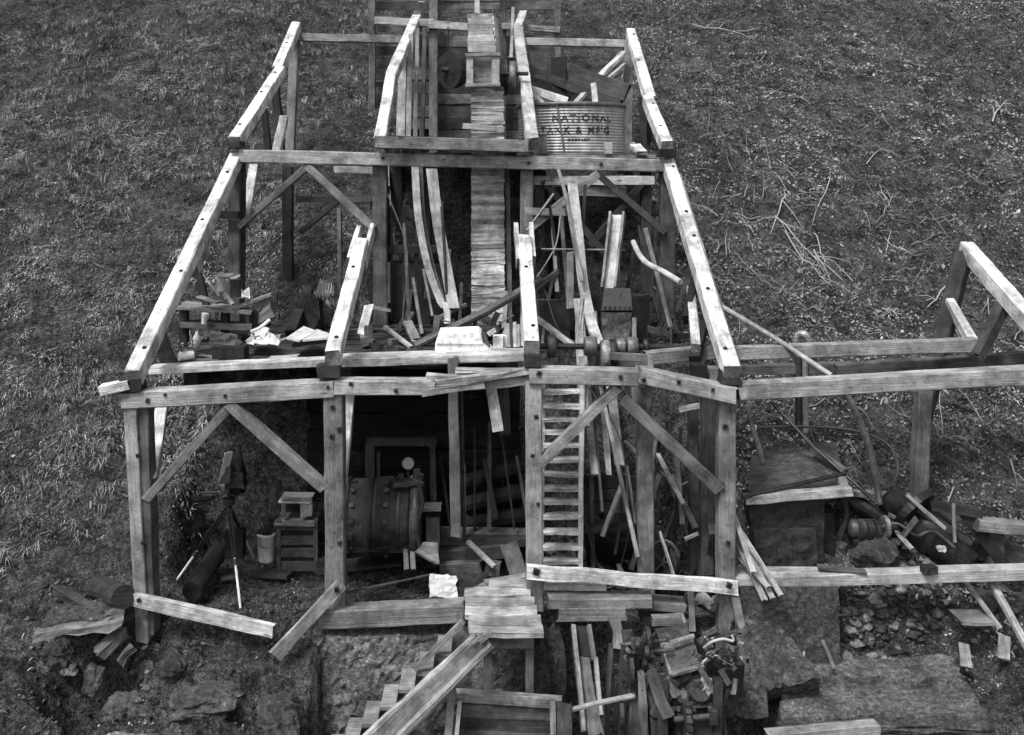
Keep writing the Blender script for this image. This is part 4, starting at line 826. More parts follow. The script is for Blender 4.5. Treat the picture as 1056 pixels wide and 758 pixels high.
# iron hulks on the second terrace behind the deck
SM = thing('stamp_frame', 'dark iron battery frame half hidden between the middle posts', 'stamp mill', V3(-1.0, 13.9, -2.3))
G().box(V3(-1.15, 14.0, -1.85), (1.1, .5, .9), 0, .035).build('mortar_box', METAL, SM)
for x in (-1.5, -.9): G().beam(V3(x, 13.8, -2.3), V3(x, 13.85, -.3), .13, .2, .05).build('upright', WOOD, SM)
for i in range(4): G().cyl(V3(-1.4 + i * .18, 13.75, -2.2), V3(-1.4 + i * .18, 13.8, -.6), .025, n=8, t=.08).build('stem', METAL, SM)
G().beam(V3(-1.7, 13.75, -1.2), V3(-.6, 13.75, -1.2), .12, .12, .07).build('guide', WOOD, SM)
G().box(V3(-.75, 13.5, -1.72), (.3, .05, .3), .05, .11, ry=.1).build('side_plate', METAL, SM)
tag(G().lathe(P(437, 280, 13.9), P(441, 281, 14.1), [(0, .22), (.3, .25), (.7, .25), (1, .22)], 20, .06).build('pulley_wheel', METAL), 'dark iron wheel behind the curved hanging strips', 'wheel')
# ------------------------------------------------------------ the pit in the foreground
PL = thing('plank_platform', 'small landing of pale weathered planks at the head of the steps', 'landing', V3(.1, 9.4, -4.9))
for i, (x0, x1, y, D, c) in enumerate(((504, 549, 603, 10.03, .42), (479, 547, 612, 9.86, .46), (480, 551, 622, 9.66, .40), (480, 554, 632, 9.46, .5), (483, 558, 642, 9.26, .46), (484, 560, 651, 9.1, .5))):
    G().beam(P(x0, y, D), P(x1, y, D), .04, .185, c, jit=.005, end=.9).build('plank', WOOD, PL)
G().beam(P(500, 661, 9.15), P(550, 662, 9.15), .11, .05, .26).build('apron', WOOD, PL)
for x in (503, 546): G().beam(P(x, 655, 9.2), P(x, 755, 9.2), .08, .08, .17).build('leg', WOOD, PL)
tag(panel(G(), [(480, 612), (545, 605), (544, 596), (507, 597)], [9.95, 10.0, 10.2, 10.2], .03, .34).build('broken_board', WOOD), 'pale broken board behind the landing planks', 'board')
ST = thing('stairs', 'open wooden steps going down to the left along the concrete wall', 'stairs', V3(-1.0, 9.6, -6.5))
for k in range(11):
    X1 = -.36 - k * .178; z = -4.72 - k * .165
    G().slab([V3(X1 - .155, 9.3, z), V3(X1 - .01, 9.3, z), V3(X1 - .01, 9.7, z), V3(X1 - .155, 9.7, z)], .035, random.uniform(.26, .36), n=(0, 0, 1)).build('tread', WOOD, ST)
G().beam(V3(-.2, 9.76, -4.72), V3(-2.1, 9.76, -6.5), .2, .04, .2).build('stringer', WOOD, ST); G().beam(V3(-.25, 9.25, -4.8), V3(-2.1, 9.25, -6.55), .2, .04, .14).build('stringer', WOOD, ST)
for y0, c in ((652, .32),): G().beam(P(478, 640, 9.25), P(428, 690, 9.3), .05, .05, c).build('rail', WOOD, ST)
DG = thing('launder_trough', 'heavy weathered wooden trough lying slantwise across the steps, with a splintered top end', 'trough', P(430, 745, 8.7))
for (o_, v, c, D) in ((0, .16, .36, 8.74),): G().beam(P(498, 662, 8.8), P(362, 790, 8.5), .2, .05, .38, seg=6, jit=.003).build('floor_board', WOOD, DG)
G().beam(P(490, 656, 8.82), P(353, 782, 8.5), .035, .06, .46, seg=6, jit=.003).build('side_board', WOOD, DG); G().beam(P(506, 664, 8.78), P(374, 795, 8.48), .035, .10, .36, seg=6, jit=.003).build('side_board', WOOD, DG)
for (x0, y0, x1, y1) in ((486, 664, 505, 650), (494, 662, 509, 652), (478, 672, 497, 653)): G().beam(P(x0, y0, 8.75), P(x1, y1, 8.78), .03, .04, .3, taper=.4).build('splinter', WOOD, DG)
FW = thing('flywheel', 'large dark spoked flywheel low in the pit left of the tilted machine hood', 'wheel', P(664, 790, 9.1))
c_ = P(668, 738, 9.08); g = G().tube([c_ + V3(.10 * math.cos(a), .06, 0) + V3(0, -.12 * math.cos(a), .3 * math.sin(a)) for a in [i * math.pi / 12 for i in range(25)]], .03, 7, .07); g.build('rim', METAL, FW, True)
for k in range(6): a = k * math.pi / 3; G().cyl(c_ + V3(0, .06, 0), c_ + V3(.10 * math.cos(a), .06 - .12 * math.cos(a), .3 * math.sin(a)), .018, n=6, t=.07).build('spoke', METAL, FW)
G().cyl(c_ + V3(-.1, .05, 0), c_ + V3(.12, .07, 0), .05, n=12, t=.09).build('hub', METAL, FW)
GB = thing('gear_case', 'heavy dark gear case with a toothed wheel at the bottom of the pit', 'machine', P(715, 800, 8.8))
G().box(P(716, 752, 8.75), (.44, .3, .26), .06, .06, jit=.008, top=.8).build('case', METAL, GB); G().lathe(P(705, 742, 8.55), P(711, 742, 8.55), [(0, .12), (.2, .14), (.8, .14), (1, .12)], 24, .09).build('wheel', METAL, GB)
for k in range(14): a = k * math.pi / 7; G().box(P(708, 742, 8.55) + V3(0, .145 * math.cos(a), .145 * math.sin(a)), (.05, .03, .03), 0, .09, rx=a).build('tooth', METAL, GB)
G().cyl(P(695, 742, 8.55), P(738, 738, 8.6), .025, n=10, t=.14).build('shaft', METAL, GB); G().box(P(735, 738, 8.6), (.07, .1, .12), 0, .08).build('bearing', METAL, GB)
for x in (700, 716, 732): G().cyl(P(x, 733, 8.62), P(x, 729, 8.62), .018, n=6, t=.2).build('bolt', METAL, GB)
TB = thing('wooden_tank', 'open square wooden tank with dark boards inside at the bottom centre', 'tank', P(522, 800, 8.9))
G().beam(P(470, 717, 9.0), P(578, 724, 9.0), .09, .08, .36).build('top_rail', WOOD, TB); G().beam(P(466, 712, 8.9), P(459, 800, 8.7), .07, .1, .3).build('corner_post', WOOD, TB)
G().beam(P(474, 722, 8.86), P(467, 800, 8.66), .04, .05, .42).build('inner_strip', WOOD, TB); G().beam(P(570, 722, 8.9), P(571, 800, 8.7), .05, .08, .32).build('corner_post', WOOD, TB); G().beam(P(581, 725, 8.9), P(583, 800, 8.7), .14, .05, .15).build('corner_post', WOOD, TB)
for i, c in enumerate((.2, .12, .22, .16, .14)): G().beam(P(474, 732 + i * 13, 9.02), P(568, 736 + i * 13, 9.02), .12, .03, c).build('side_board', WOOD, TB)
tag(G().tube([P(573, 736, 8.9), P(612, 726, 8.9), P(655, 717, 8.9)], .024, 8, .42).build('pole', WOOD), 'pale thin pole lying from the square tank to the upright timbers', 'pole')
SL = thing('sloping_chute', 'narrow sloping chute with splintered pale floor in the dark pit opening', 'chute', P(610, 745, 9.2))
G().beam(P(600, 678, 9.6), P(614, 760, 9.1), .14, .03, .26, jit=.008).build('floor_board', WOOD, SL); G().beam(P(591, 645, 9.7), P(602, 755, 9.1), .035, .1, .3).build('side_board', WOOD, SL)
G().beam(P(607, 645, 9.7), P(613, 680, 9.5), .03, .08, .3).build('side_board', WOOD, SL); G().beam(P(614, 678, 9.4), P(620, 738, 9.1), .035, .08, .4).build('side_board', WOOD, SL); G().beam(P(601, 645, 9.75), P(605, 680, 9.6), .12, .03, .06).build('floor_board', WOOD, SL)
UT = thing('upright_timbers', 'group of rough upright timbers carrying the small shafts in the pit', 'timbers', P(675, 790, 9.0))
for (x0, y0, x1, y1, D, v, c) in ((655, 660, 652, 800, 9.0, .12, .13), (661, 690, 668, 800, 8.9, .05, .24), (668, 700, 678, 800, 8.95, .05, .2), (672, 692, 689, 738, 8.7, .09, .17), (680, 742, 682, 800, 8.75, .14, .1), (645, 650, 660, 720, 9.2, .1, .15), (634, 638, 637, 668, 9.5, .1, .3), (630, 665, 626, 800, 9.4, .03, .12), (646, 668, 640, 760, 9.3, .06, .1)):
    G().beam(P(x0, y0, D), P(x1, y1, D - .1), v, .1, c, jit=.009).build('timber', WOOD, UT)
SF = thing('small_shafts', 'three thin rusty shafts with bearings crossing the upright timbers', 'shafts', P(680, 700, 9))
for (x0, y0, x1, y1) in ((640, 665, 690, 660), (652, 673, 695, 670), (652, 702, 698, 692)):
    G().cyl(P(x0, y0, 8.9), P(x1, y1, 8.95), .016, n=8, t=.16).build('shaft', METAL, SF); xm = x0 + random.uniform(8, 22)
    G().box(P(xm, y0 - 1, 8.88), (.08, .1, .08), .3, .12).build('bearing', METAL, SF); G().cyl(P(xm - 2, y0 - 1, 8.8), P(xm + 2, y0 - 1, 8.8), .05, n=12, t=.08).build('collar', METAL, SF)
for (x0, y0, r) in ((650, 690, .16), (668, 660, .12), (640, 735, .14)):
    wv = G().lathe(P(x0 - 2, y0, 8.95), P(x0 + 2, y0, 8.95), [(0, r), (1, r)], 22, .06); wv.build('wheel', METAL, SF)
g = G()
for i in range(60):
    x = random.gauss(660, 10); y = random.uniform(655, 715); g.box(P(x, y, random.uniform(8.85, 9.1)), (random.uniform(.015, .06), .04, random.uniform(.015, .06)), random.uniform(0, 3), random.choice((.03, .05, .08, .14, .3)), rx=random.uniform(-1, 1), m=0)
o = g.build('iron_scrap', METAL); o['kind'] = 'stuff'
MH = thing('machine_hood', 'tilted sheet metal machine hood with a dark slot, in the pit right of the timbers', 'machine', P(705, 790, 9.0))
panel(G(), [(692, 694), (724, 684), (716, 664), (685, 674)], [8.75, 8.75, 9.1, 9.1], .03, .2, div=4, jit=.003).build('hood_plate', METAL, MH)
panel(G(), [(685, 674), (716, 664), (715, 657), (683, 667)], [9.12, 9.12, 9.16, 9.16], .03, .03).build('slot', METAL, MH)
G().beam(P(682, 665, 9.05), P(716, 655, 9.05),   .02, .04, .55).build('upper_lip', METAL, MH); G().beam(P(692, 696, 8.7), P(726, 686, 8.7), .025, .05, .3).build('lower_lip', METAL, MH); G().beam(P(682, 666, 9.05), P(692, 697, 8.7), .025, .04, .35).build('side_lip', METAL, MH)
panel(G(), [(682, 664), (712, 654), (708, 640), (672, 645)], [9.2, 9.2, 9.5, 9.5], .03, .14, div=3, jit=.004).build('rear_plate', METAL, MH)
G().beam(P(672, 640, 9.45), P(702, 638, 9.45), .08, .1, .26).build('rear_beam', WOOD, MH); G().beam(P(701, 634, 9.5), P(706, 651, 9.4), .06, .06, .38).build('rear_post', WOOD, MH)
panel(G(), [(692, 725), (733, 718), (728, 690), (694, 698)], [8.78, 8.78, 8.85, 8.85], .05, .06, div=5, jit=.006).build('front_plate', METAL, MH)
G().lathe(P(693, 728, 8.85), P(736, 723, 8.85), [(0, .1), (.04, .13), (.46, .13), (.5, .15), (.54, .13), (.96, .13), (1, .1)], 20, .04).build('roller', METAL, MH, True)
G().beam(P(690, 731, 8.72), P(736, 725, 8.72), .03, .04, .2).build('bar', METAL, MH); G().beam(P(686, 745, 8.75), P(742, 741, 8.75), .07, .06, .05).build('cross_rail', WOOD, MH)
for x in (684, 740): G().beam(P(x, 700, 8.7), P(x - 1, 800, 8.6), .08, .1, .09).build('frame_rail', WOOD, MH)
for i in range(14): G().box(P(random.uniform(690, 738), random.uniform(700, 758), 8.72), (random.uniform(.02, .08), .04, random.uniform(.02, .06)), random.uniform(-.4, .4), random.choice((.04, .08, .15))).build('fitting', METAL, MH)
G().box(P(714, 748, 8.95), (.46, .3, .62), .08, .045, jit=.012, top=.86).build('housing', METAL, MH); G().lathe(P(722, 712, 8.7), P(722, 712, 8.8) + V3(0, 0, .02), [(0, .09), (.3, .12), (1, .12)], 24, .10).build('cover', METAL, MH); G().lathe(P(703, 718, 8.68), P(703, 718, 8.8), [(0, .05), (.3, .07), (1, .07)], 20, .14).build('cover', METAL, MH); G().beam(P(688, 697, 8.72), P(698, 718, 8.65), .07, .05, .24).build('bracket', WOOD, MH); G().beam(P(676, 740, 8.7), P(694, 700, 8.7), .12, .06, .1).build('bracket', WOOD, MH)
EN = thing('wrecked_engine', 'wrecked engine with tangled hoses and a dangling chain in the pit', 'engine', P(742, 760, 9.0))
G().box(P(742, 690, 9.05), (.3, .4, .35), .3, .07, jit=.015, rx=.2).build('block', METAL, EN)
for i in range(55): G().box(P(random.gauss(742, 12), random.gauss(677, 9), random.uniform(8.75, 8.95)), [random.uniform(.012, .055) for _ in range(3)], random.uniform(0, 3), random.choice((.03, .06, .12, .25)), rx=random.uniform(0, 3)).build('fitting', METAL, EN)
for i in range(6): G().lathe(P(748 + i * 1.3, 668 + i * 4.2, 8.7), P(752 + i * 1.3, 668 + i * 4.2, 8.7), [(0, .018), (.5, .03), (1, .018)], 8, .25).build('chain_link', METAL, EN)
for i in range(9):
    x, y = random.gauss(742, 9), random.gauss(673, 8); G().tube(curve([P(x, y, 8.7), P(x + random.gauss(0, 8), y + random.gauss(0, 7), 8.6), P(x + random.gauss(0, 12), y + random.gauss(0, 9), 8.7)]), random.uniform(.004, .009), 6, random.choice((.05, .2, .5))).build('hose', RUBBER, EN)
G().tube(curve([P(726, 668, 8.65), P(734, 662, 8.6), P(746, 659, 8.6), P(756, 661, 8.6), P(755, 655, 8.6)]), .012, 7, .4).build('pale_pipe', PAINT, EN)
for (x0, y0, x1, y1, c) in ((725, 655, 740, 648, .5), (722, 660, 760, 652, .25), (720, 686, 732, 705, .4), (743, 690, 752, 706, .5), (752, 706, 740, 740, .06), (758, 700, 756, 716, .5), (744, 735, 750, 765, .1)): G().beam(P(x0, y0, 8.7), P(x1, y1, 8.65), .035, .04, c * .5).build('bracket', METAL, EN)
panel(G(), [(726, 712), (736, 716), (734, 700), (724, 696)], 8.68, .02, .3, div=3, jit=.012).build('torn_sheet', PAINT, EN); panel(G(), [(733, 722), (746, 712), (748, 696), (736, 700)], 8.75, .03, .12).build('side_plate', METAL, EN)
onbox('black post foot block at the base of the right corner post', 'block', 'foot_block', 761, 654, 9.75, (.11, .15, .09), .04)
board('splayed grey board at the foot of the right corner post', 757, 612, 9.9, 764, 648, 9.75, .08, .1, .26, name='loose_board')
board('thin vertical grey board left of the right post foot in the pit', 712, 610, 10, 714, 650, 9.9, .06, .05, .3, name='loose_board')
board('short grey board in the pit mouth below the nailed plank', 722, 612, 10.1, 734, 625, 10, .1, .05, .4, name='loose_board')
# ------------------------------------------------------------ right yard
VT = thing('metal_vat', 'large dark iron vat under the sheet metal hopper at the right', 'vat', P(812, 588, 10.6))
panel(G(), [(775, 586), (848, 586), (850, 515), (772, 517)], [10.5, 10.5, 10.55, 10.55], .05, .05, div=8, jit=.003).build('front_panel', METAL, VT)
panel(G(), [(779, 584), (843, 584), (841, 545), (777, 545)], 10.46, .03, .07, div=6, jit=.004).build('lower_plate', METAL, VT)
G().box(P(812, 548, 11.0), (.78, .8, .7), 0, .03).build('body', METAL, VT)
G().beam(P(768, 515, 10.42), P(877, 506, 10.42), .09, .12, .42, seg=6).build('front_edge', WOOD, VT); G().tube([P(765, 513, 10.35), P(820, 500, 10.5), P(873, 488, 10.6)], .022, 7, .06).build('rod', METAL, VT); G().beam(P(867, 492, 10.6), P(872, 508, 10.45), .09, .06, .42).build('corner_block', WOOD, VT)
G().tube(curve([P(868, 510, 10.5), P(873, 530, 10.5), P(866, 556, 10.5)]), .035, 8, .03).build('side_hoop', METAL, VT)
HP = thing('sheet_hopper', 'dark sheet metal hopper roof, pyramid shaped, above the iron vat', 'hopper', P(828, 505, 11.1))
ap = P(826, 458, 11.9); c4 = [P(772, 512, 10.5), P(872, 503, 10.55), P(862, 452, 12.3), P(776, 455, 12.3)]
for i in range(4):
    a, b_ = c4[i], c4[(i + 1) % 4]; G().slab([a, b_, ap.lerp(b_, .08), ap.lerp(a, .08)], .02, .16 if i == 0 else .12, div=5, jit=.006).build('sheet', METAL, HP)
G().tube([P(795, 414, 11.6), P(840, 462, 11.2), P(870, 488, 10.9), P(905, 520, 10.6)], .022, 7, .05).build('hip_rod', METAL, HP); G().beam(P(838, 462, 11.4), P(872, 486, 10.9), .07, .05, .16).build('hip_board', WOOD, HP)
tag(G().rock(P(802, 462, 12.1), (.5, .3, .14), .08, rough=.3, n=4).build('gravel_mound', ROCK), 'gravel mound heaped against the back of the sheet metal hopper', 'mound')
board('thin pale pole leaning over the hopper beside the right corner post', 770, 418, 10.6, 787, 477, 10.9, .05, .05, .45, name='pole', cat='pole')
onbox('small pale block beside the thin leaning pole', 'block', 'wood_block', 775, 441, 10.9, (.1, .05, .05), .6)
tag(G().tube([P(741, 314, 11.6), P(800, 349, 11.2), P(857, 387, 10.8)], .028, 8, .42).build('long_pole', WOOD), 'long straight pole sloping down from the right rafter over the shed beams', 'pole')
tag(G().tube(curve([P(858, 388, 10.75), P(872, 405, 10.7), P(885, 430, 10.7), P(897, 465, 10.7), P(904, 497, 10.7), P(907, 520, 10.65)]), .038, 9, .24).build('bent_pipe', METAL), 'grey bent pipe curving down from the end of the long pole', 'pipe')
tag(G().tube(curve([P(775, 441, 11.4), P(830, 440, 11.5), P(880, 444, 11.4), P(915, 458, 11.3), P(926, 482, 11.1), P(920, 500, 10.9), P(907, 505, 10.8)]), .018, 6, .035).build('black_cable', RUBBER), 'black cable looping out to the right around the bent pipe', 'cable')
SP = thing('pump_pipe', 'upright pair of pale pipes with a rounded cap, behind the shed beams', 'standpipe', P(828, 450, 11.6))
G().cyl(P(830, 352, 11.6), P(831, 446, 11.6), .035, n=10, t=.5).build('pipe', METAL, SP); G().cyl(P(823, 352, 11.65), P(824, 446, 11.65), .045, n=10, t=.09).build('pipe', METAL, SP)
G().tube(curve([P(821, 354, 11.6), P(823, 346, 11.55), P(830, 345, 11.5), P(834, 352, 11.5)]), .045, 9, .6).build('cap', METAL, SP)
MO = thing('electric_motor', 'small dark motor with a pale flange at the foot of the bent pipe', 'motor', P(895, 560, 10.6))
G().lathe(P(874, 545, 10.5), P(907, 545, 10.55), [(0, .06), (.1, .1), (.9, .1), (1, .06)], 18, .09).build('body', METAL, MO, True)
for x in (882, 891, 900): G().lathe(P(x, 547, 10.49), P(x + 4, 547, 10.5), [(0, .11), (1, .11)], 18, .05).build('cooling_rib', METAL, MO)
G().lathe(P(911, 543, 10.5), P(915, 543, 10.5), [(0, .115), (1, .115)], 20, .32).build('flange', METAL, MO); G().cyl(P(915, 543, 10.5), P(935, 547, 10.6), .03, n=8, t=.06).build('shaft', METAL, MO); G().beam(P(878, 556, 10.5), P(908, 557, 10.5), .04, .2, .05).build('foot', METAL, MO)
tag(G().rock(P(903, 572, 10.45), (.27, .2, .2), .10, rough=.25, n=3).build('boulder', ROCK), 'rounded boulder on the ground under the motor', 'boulder')
DR = thing('slanted_drum', 'big dark slanted drum half buried at the far right', 'drum', P(960, 570, 10.6))
G().lathe(P(915, 512, 11.0), P(1000, 585, 10.3), [(0, .15), (.02, .17), (.3, .17), (.32, .24), (.62, .24), (.64, .19), (1, .17)], 24, .05).build('shell', METAL, DR, True)
G().cyl(P(867, 508, 11.1), P(925, 545, 10.8), .09, n=12, t=.05).build('axle', METAL, DR); G().lathe(P(940, 522, 10.6), P(946, 528, 10.55), [(0, .26), (1, .26)], 24, .04).build('hoop', METAL, DR)
for i, (x0, y0, x1, y1, D, v, c, l) in enumerate(((918, 505, 1000, 560, 10.6, .08, .1, 'dark timber lying slantwise over the big dark drum'), (960, 520, 1012, 530, 10.5, .1, .08, 'short dark timber at the top right of the big dark drum'), (925, 560, 945, 535, 10.5, .03, .2, 'thin stick leaning against the big dark drum'), (983, 520, 985, 560, 10.3, .03, .25, 'thin upright stick at the right of the big dark drum'), (995, 530, 1050, 600, 10.4, .12, .07, 'dark timber slanting down at the far right edge'), (935, 510, 975, 545, 10.4, .02, .35, 'thin pale lath on the big dark drum'))):
    board(l, x0, y0, D, x1, y1, D - .2, v, .06, c, name='yard_board')
tag(G().tube(curve([P(905, 545, 10.5), P(925, 540, 10.4), P(945, 552, 10.4), P(962, 548, 10.4), P(985, 565, 10.3)]), .016, 6, .08).build('black_hose', RUBBER), 'black hose snaking over the big dark drum', 'hose')
for i in range(5): tag(G().rock(GP(1005 + i * 12, 0, 10.15 + .12 * (i % 3)), (.12, .1, .09), .09 + .02 * i, rough=.4, n=3).build('boulder', ROCK), ('first', 'second', 'third', 'fourth', 'fifth')[i] + ' rough boulder from the left in the row under the far right rail', 'rock', 'boulders under the far right rail')
tag(G().rock(P(971, 566, 10.2), (.055, .04, .035), .7, rough=.2).build('white_stone', ROCK), 'small bright white stone below the slanted drum', 'stone')
for a in (('split pale board below the drum axle', 924, 548, 10.5, 941, 566, 10.3, .05, .02, .4), ('thin stick lying beside the motor flange', 916, 530, 10.6, 935, 540, 10.5, .03, .02, .3), ('pale pole leaning at the far right below the rail', 1022, 600, 10.0, 1062, 672, 9.4, .06, .06, .42),
          ('thin pole leaning left of the far right pole', 993, 596, 10.1, 1032, 648, 9.8, .04, .04, .36), ('small pale shingle standing on the slope under the rail', 994, 665, 9.75, 997, 688, 9.6, .1, .03, .36), ('pale shingle at the foot of the leaning poles', 1036, 657, 9.75, 1035, 680, 9.6, .11, .03, .3),
          ('flat grey board half buried near the leaning poles', 985, 636, 9.9, 1018, 637, 9.9, .03, .3, .24), ('dark flat plank lying on the lower rail near the vat', 843, 584, 10.0, 893, 590, 9.9, .02, .1, .16), ('thin stick standing in the rubble behind the concrete block', 848, 660, 9.8, 860, 690, 9.6, .03, .03, .2),
          ('short pale peg standing in the rubble near the corner', 829, 672, 9.7, 828, 690, 9.6, .025, .025, .4), ('thick squared log lying at the bottom edge before the concrete block', 790, 760, 8.7, 905, 750, 8.7, .1, .12, .34), ('broad plank behind the far right rail', 1010, 565, 10.5, 1062, 580, 10.3, .25, .04, .16)):
    board(*a, name='yard_board')
onbox('dark clod lying on the lower rail', 'clod', 'clod', 958, 587, 9.85, (.14, .1, .07), .04, .3, ROCK)
tag(G().slab([P(768, 722, 9.35), P(846, 706, 9.4), P(800, 650, 9.85), P(756, 640, 9.9)], .3, .24, div=16, jit=.012).build('concrete_footing', CONC), 'smooth concrete footing sloping down behind the small square block', 'footing')
tag(G().rock(P(824, 655, 10.0), (.17, .16, .13), .1, rough=.3, n=3).build('boulder', ROCK), 'dark boulder leaning on the concrete footing', 'boulder')
tag(G().rock(P(764, 679, 9.25), (.02, .02, .02), .7).build('white_stone', ROCK), 'small white stone on the square concrete block', 'stone')
# left yard
SHF = thing('buried_platform', 'half buried rotten plank platform with a dark hollow beneath at the lower left', 'platform', P(75, 660, 9.6))
G().beam(P(36, 653, 9.35), P(128, 641, 9.5), .07, .12, .26, seg=6, jit=.01).build('edge_plank', WOOD, SHF)
for i in range(4): G().beam(P(42 + i * 3, 646 - i * 5, 9.5 + i * .13), P(122, 636 - i * 4, 9.6 + i * .13), .04, .15, .1, jit=.01).build('plank', WOOD, SHF)
g = G().slab([P(42, 646, 9.42), P(122, 640, 9.5), P(112, 622, 9.95), P(58, 626, 9.95)], .06, .12, n=(0, 0, 1), div=14, jit=.014); g.build('soil_layer', ROCK, SHF)
for a in (('split old root slanting above the buried platform', 57, 607, 10.2, 96, 629, 9.8, .08, .07, .10, 'old_root'), ('splintered pale stump leaning below the left post', 102, 676, 9.4, 128, 650, 9.6, .13, .1, .24, 'stump'),
          ('second splintered piece beside the leaning stump', 122, 683, 9.4, 138, 668, 9.5, .08, .06, .2, 'stump'), ('short grey board over the hollow beside the post', 103, 636, 9.6, 126, 633, 9.6, .03, .1, .24, 'board_piece')):
    board(*a[:10], name=a[10], cat=a[10].split('_')[-1], jit=.012)
tag(G().tube([P(100, 606, 10.4), P(112, 610, 10.1), P(127, 616, 9.75)], .12, 12, .09).build('rotten_log', WOOD), 'short rotten log with its round end facing out by the left post', 'log')
for (x, y, D, r, t, l) in ((98, 702, 9.5, (.1, .1, .15), .13, 'pale pointed rock standing in the dark hollow'), (60, 675, 9.3, (.14, .12, .12), .06, 'dark rock at the left lip of the hollow'), (125, 745, 8.9, (.5, .2, .14), .22, 'long pale flat boulder at the bottom left edge'),
                           (232, 742, 8.85, (.36, .2, .16), .13, 'broad boulder at the bottom right of the pale flat one'), (180, 658, 9.6, (.16, .14, .13), .06, 'dark rounded rock under the slanting pale plank'), (213, 700, 9.35, (.34, .25, .12), .10, 'low grey boulder below the slanting pale plank'),
                           (128, 707, 9.3, (.17, .15, .12), .12, 'mottled rock right of the dark hollow'), (288, 725, 9.1, (.22, .2, .2), .09, 'dark boulder beside the concrete wall'), (152, 668, 9.65, (.08, .08, .08), .12, 'small rock under the left corner post'), (70, 626, 9.9, (.09, .08, .04), .2, 'small pale stone on the buried platform soil')):
    p = P(x, y, D); p.z = min(p.z, hz(p.x, p.y) + r[2] * .12) if x not in (98, 60) else p.z
    tag(G().rock(p, r, t * 1.25, rough=.3, n=4).build('boulder', ROCK), l, 'rock')
# ------------------------------------------------------------ ground cover
def scatter(n, box, keep):
    X = rng.uniform(box[0], box[1], n); Y = rng.uniform(box[2], box[3], n); k = keep(X, Y); X, Y = X[k], Y[k]
    return X, Y, height(X, Y)
def inside(X, Y): return (X > -3.3) & (X < 2.75) & (Y < 12.4)
def vis(X, Y): return (X > -.53 * Y) & (X < .58 * Y)
def blades(name, n, box, keep, L, W, tlo, thi, up=.5, fall=1.0):
    X, Y, Z = scatter(n, box, keep); m = len(X)
    cl = .5 + .5 * fbm(X * 1.7, Y * 1.7, 4, 77); big = .5 + .5 * fbm(X * .45 + 9, Y * .45, 3, 50)
    s = np.clip(.25 + .9 * cl, .2, 1.5); L_ = rng.uniform(*L, m) * s
    an = fbm(X * .9, Y * .9, 2, 8) * 1.2 + rng.normal(0, .8, m)
    dx = np.sin(an) * .8; dy = -np.cos(an) * .8 * fall; dz = rng.uniform(-.1, up, m) - .35
    nn = np.sqrt(dx ** 2 + dy ** 2 + dz ** 2); d = np.stack([dx / nn, dy / nn, dz / nn], 1)
    # lift so that the blade arches from the slope
    p = np.stack([X, Y, Z], 1); w = rng.uniform(*W, m)[:, None]
    side = np.stack([np.cos(an), np.sin(an) * .3, rng.normal(0, .2, m)], 1) * w
    mid = p + d * L_[:, None] * .45 + np.array([0, -.02, .035]) * (L_[:, None] / .2); tip = p + d * L_[:, None] + np.array([0, -.03, .01]) * (L_[:, None] / .2)
    co = np.stack([p - side, p + side, mid - side * .8, mid + side * .8, tip], 1).reshape(-1, 3); b = np.arange(m)[:, None] * 5
    f = np.concatenate([b + [0, 1, 3], b + [0, 3, 2], b + [2, 3, 4]], 0)
    t = 1.15 * (tlo + (thi - tlo) * rng.random(m) ** 1.6) * (.5 + .9 * np.clip(cl, 0, 1)) * (.6 + .7 * np.clip(big, 0, 1.2))
    t = t * np.clip(1.0 + .85 * fbm(X * 3.5, Y * 4.5, 4, 101, .65), .2, 2.4) * 1.5; t = np.clip(t * 1.2, .01, .6); ob = np_mesh(name, co, f, np.concatenate([t, t, t]), LEAF); ob['kind'] = 'stuff'; return ob
blades('grass', 330000, (-13, 1, 8.4, 26), lambda X, Y: vis(X, Y) & ~inside(X, Y) & (X < -1.2) & ((Y > 10.8) | (X < -5.2 + .25 * fbm(X * 2, Y * 2, 2, 6)) | (rng.random(len(X)) < .05)) & (fbm(X * .8, Y * 1.1, 3, 140) > -.62) & ~((X > -3.6) & (X < 2.7) & (Y < 9.95)) & (rng.random(len(X)) < np.where(X > -3.5, np.clip(.55 - .25 * fbm(X, Y, 2, 4), 0, 1), 1)), (.06, .17), (.0035, .007), .05, .20, .6)
blades('dry_grass', 90000, (-2, 15, 9.5, 27), lambda X, Y: vis(X, Y) & ~inside(X, Y) & (fbm(X * .8, Y * .8, 3, 41) > -.1), (.04, .12), (.003, .006), .05, .22, .4)
def chips(name, n, box, keep, s, tlo, thi, p=3.0):
    X, Y, Z = scatter(n, box, keep); m = len(X); sz = rng.uniform(*s, m) ; sz = sz * (1 + 1.5 * (rng.random(m) ** 12))
    a = rng.normal(size=(m, 3)); a[:, 2] -= .3; a /= np.linalg.norm(a, axis=1)[:, None]; b = np.cross(a, rng.normal(size=(m, 3)) * .45 + np.array([0, -.6, 1])); b /= np.linalg.norm(b, axis=1)[:, None]
    c = np.stack([X, Y, Z + rng.uniform(.004, .03, m)], 1); k = sz[:, None]
    asp = rng.uniform(.35, .9, m)[:, None]; q = [a, b * asp, -a * .9, -b * asp * .8]
    co = np.stack([c + v * k for v in q], 1).reshape(-1, 3); f = np.arange(m)[:, None] * 4 + np.array([0, 1, 2, 3])
    t = tlo + (thi - tlo) * rng.random(m) ** p; t = t * (.55 + .75 * np.clip(.5 + .6 * fbm(X * .7, Y * .7, 4, 19), 0, 1.3)); t = 1.6 * t * np.clip(1.0 + .7 * fbm(X * 4.0, Y * 6, 3, 105), .25, 2.2); t = np.where(rng.random(m) < .004, t + .2, t); ob = np_mesh(name, co, f, t, LEAF); ob['kind'] = 'stuff'; return ob
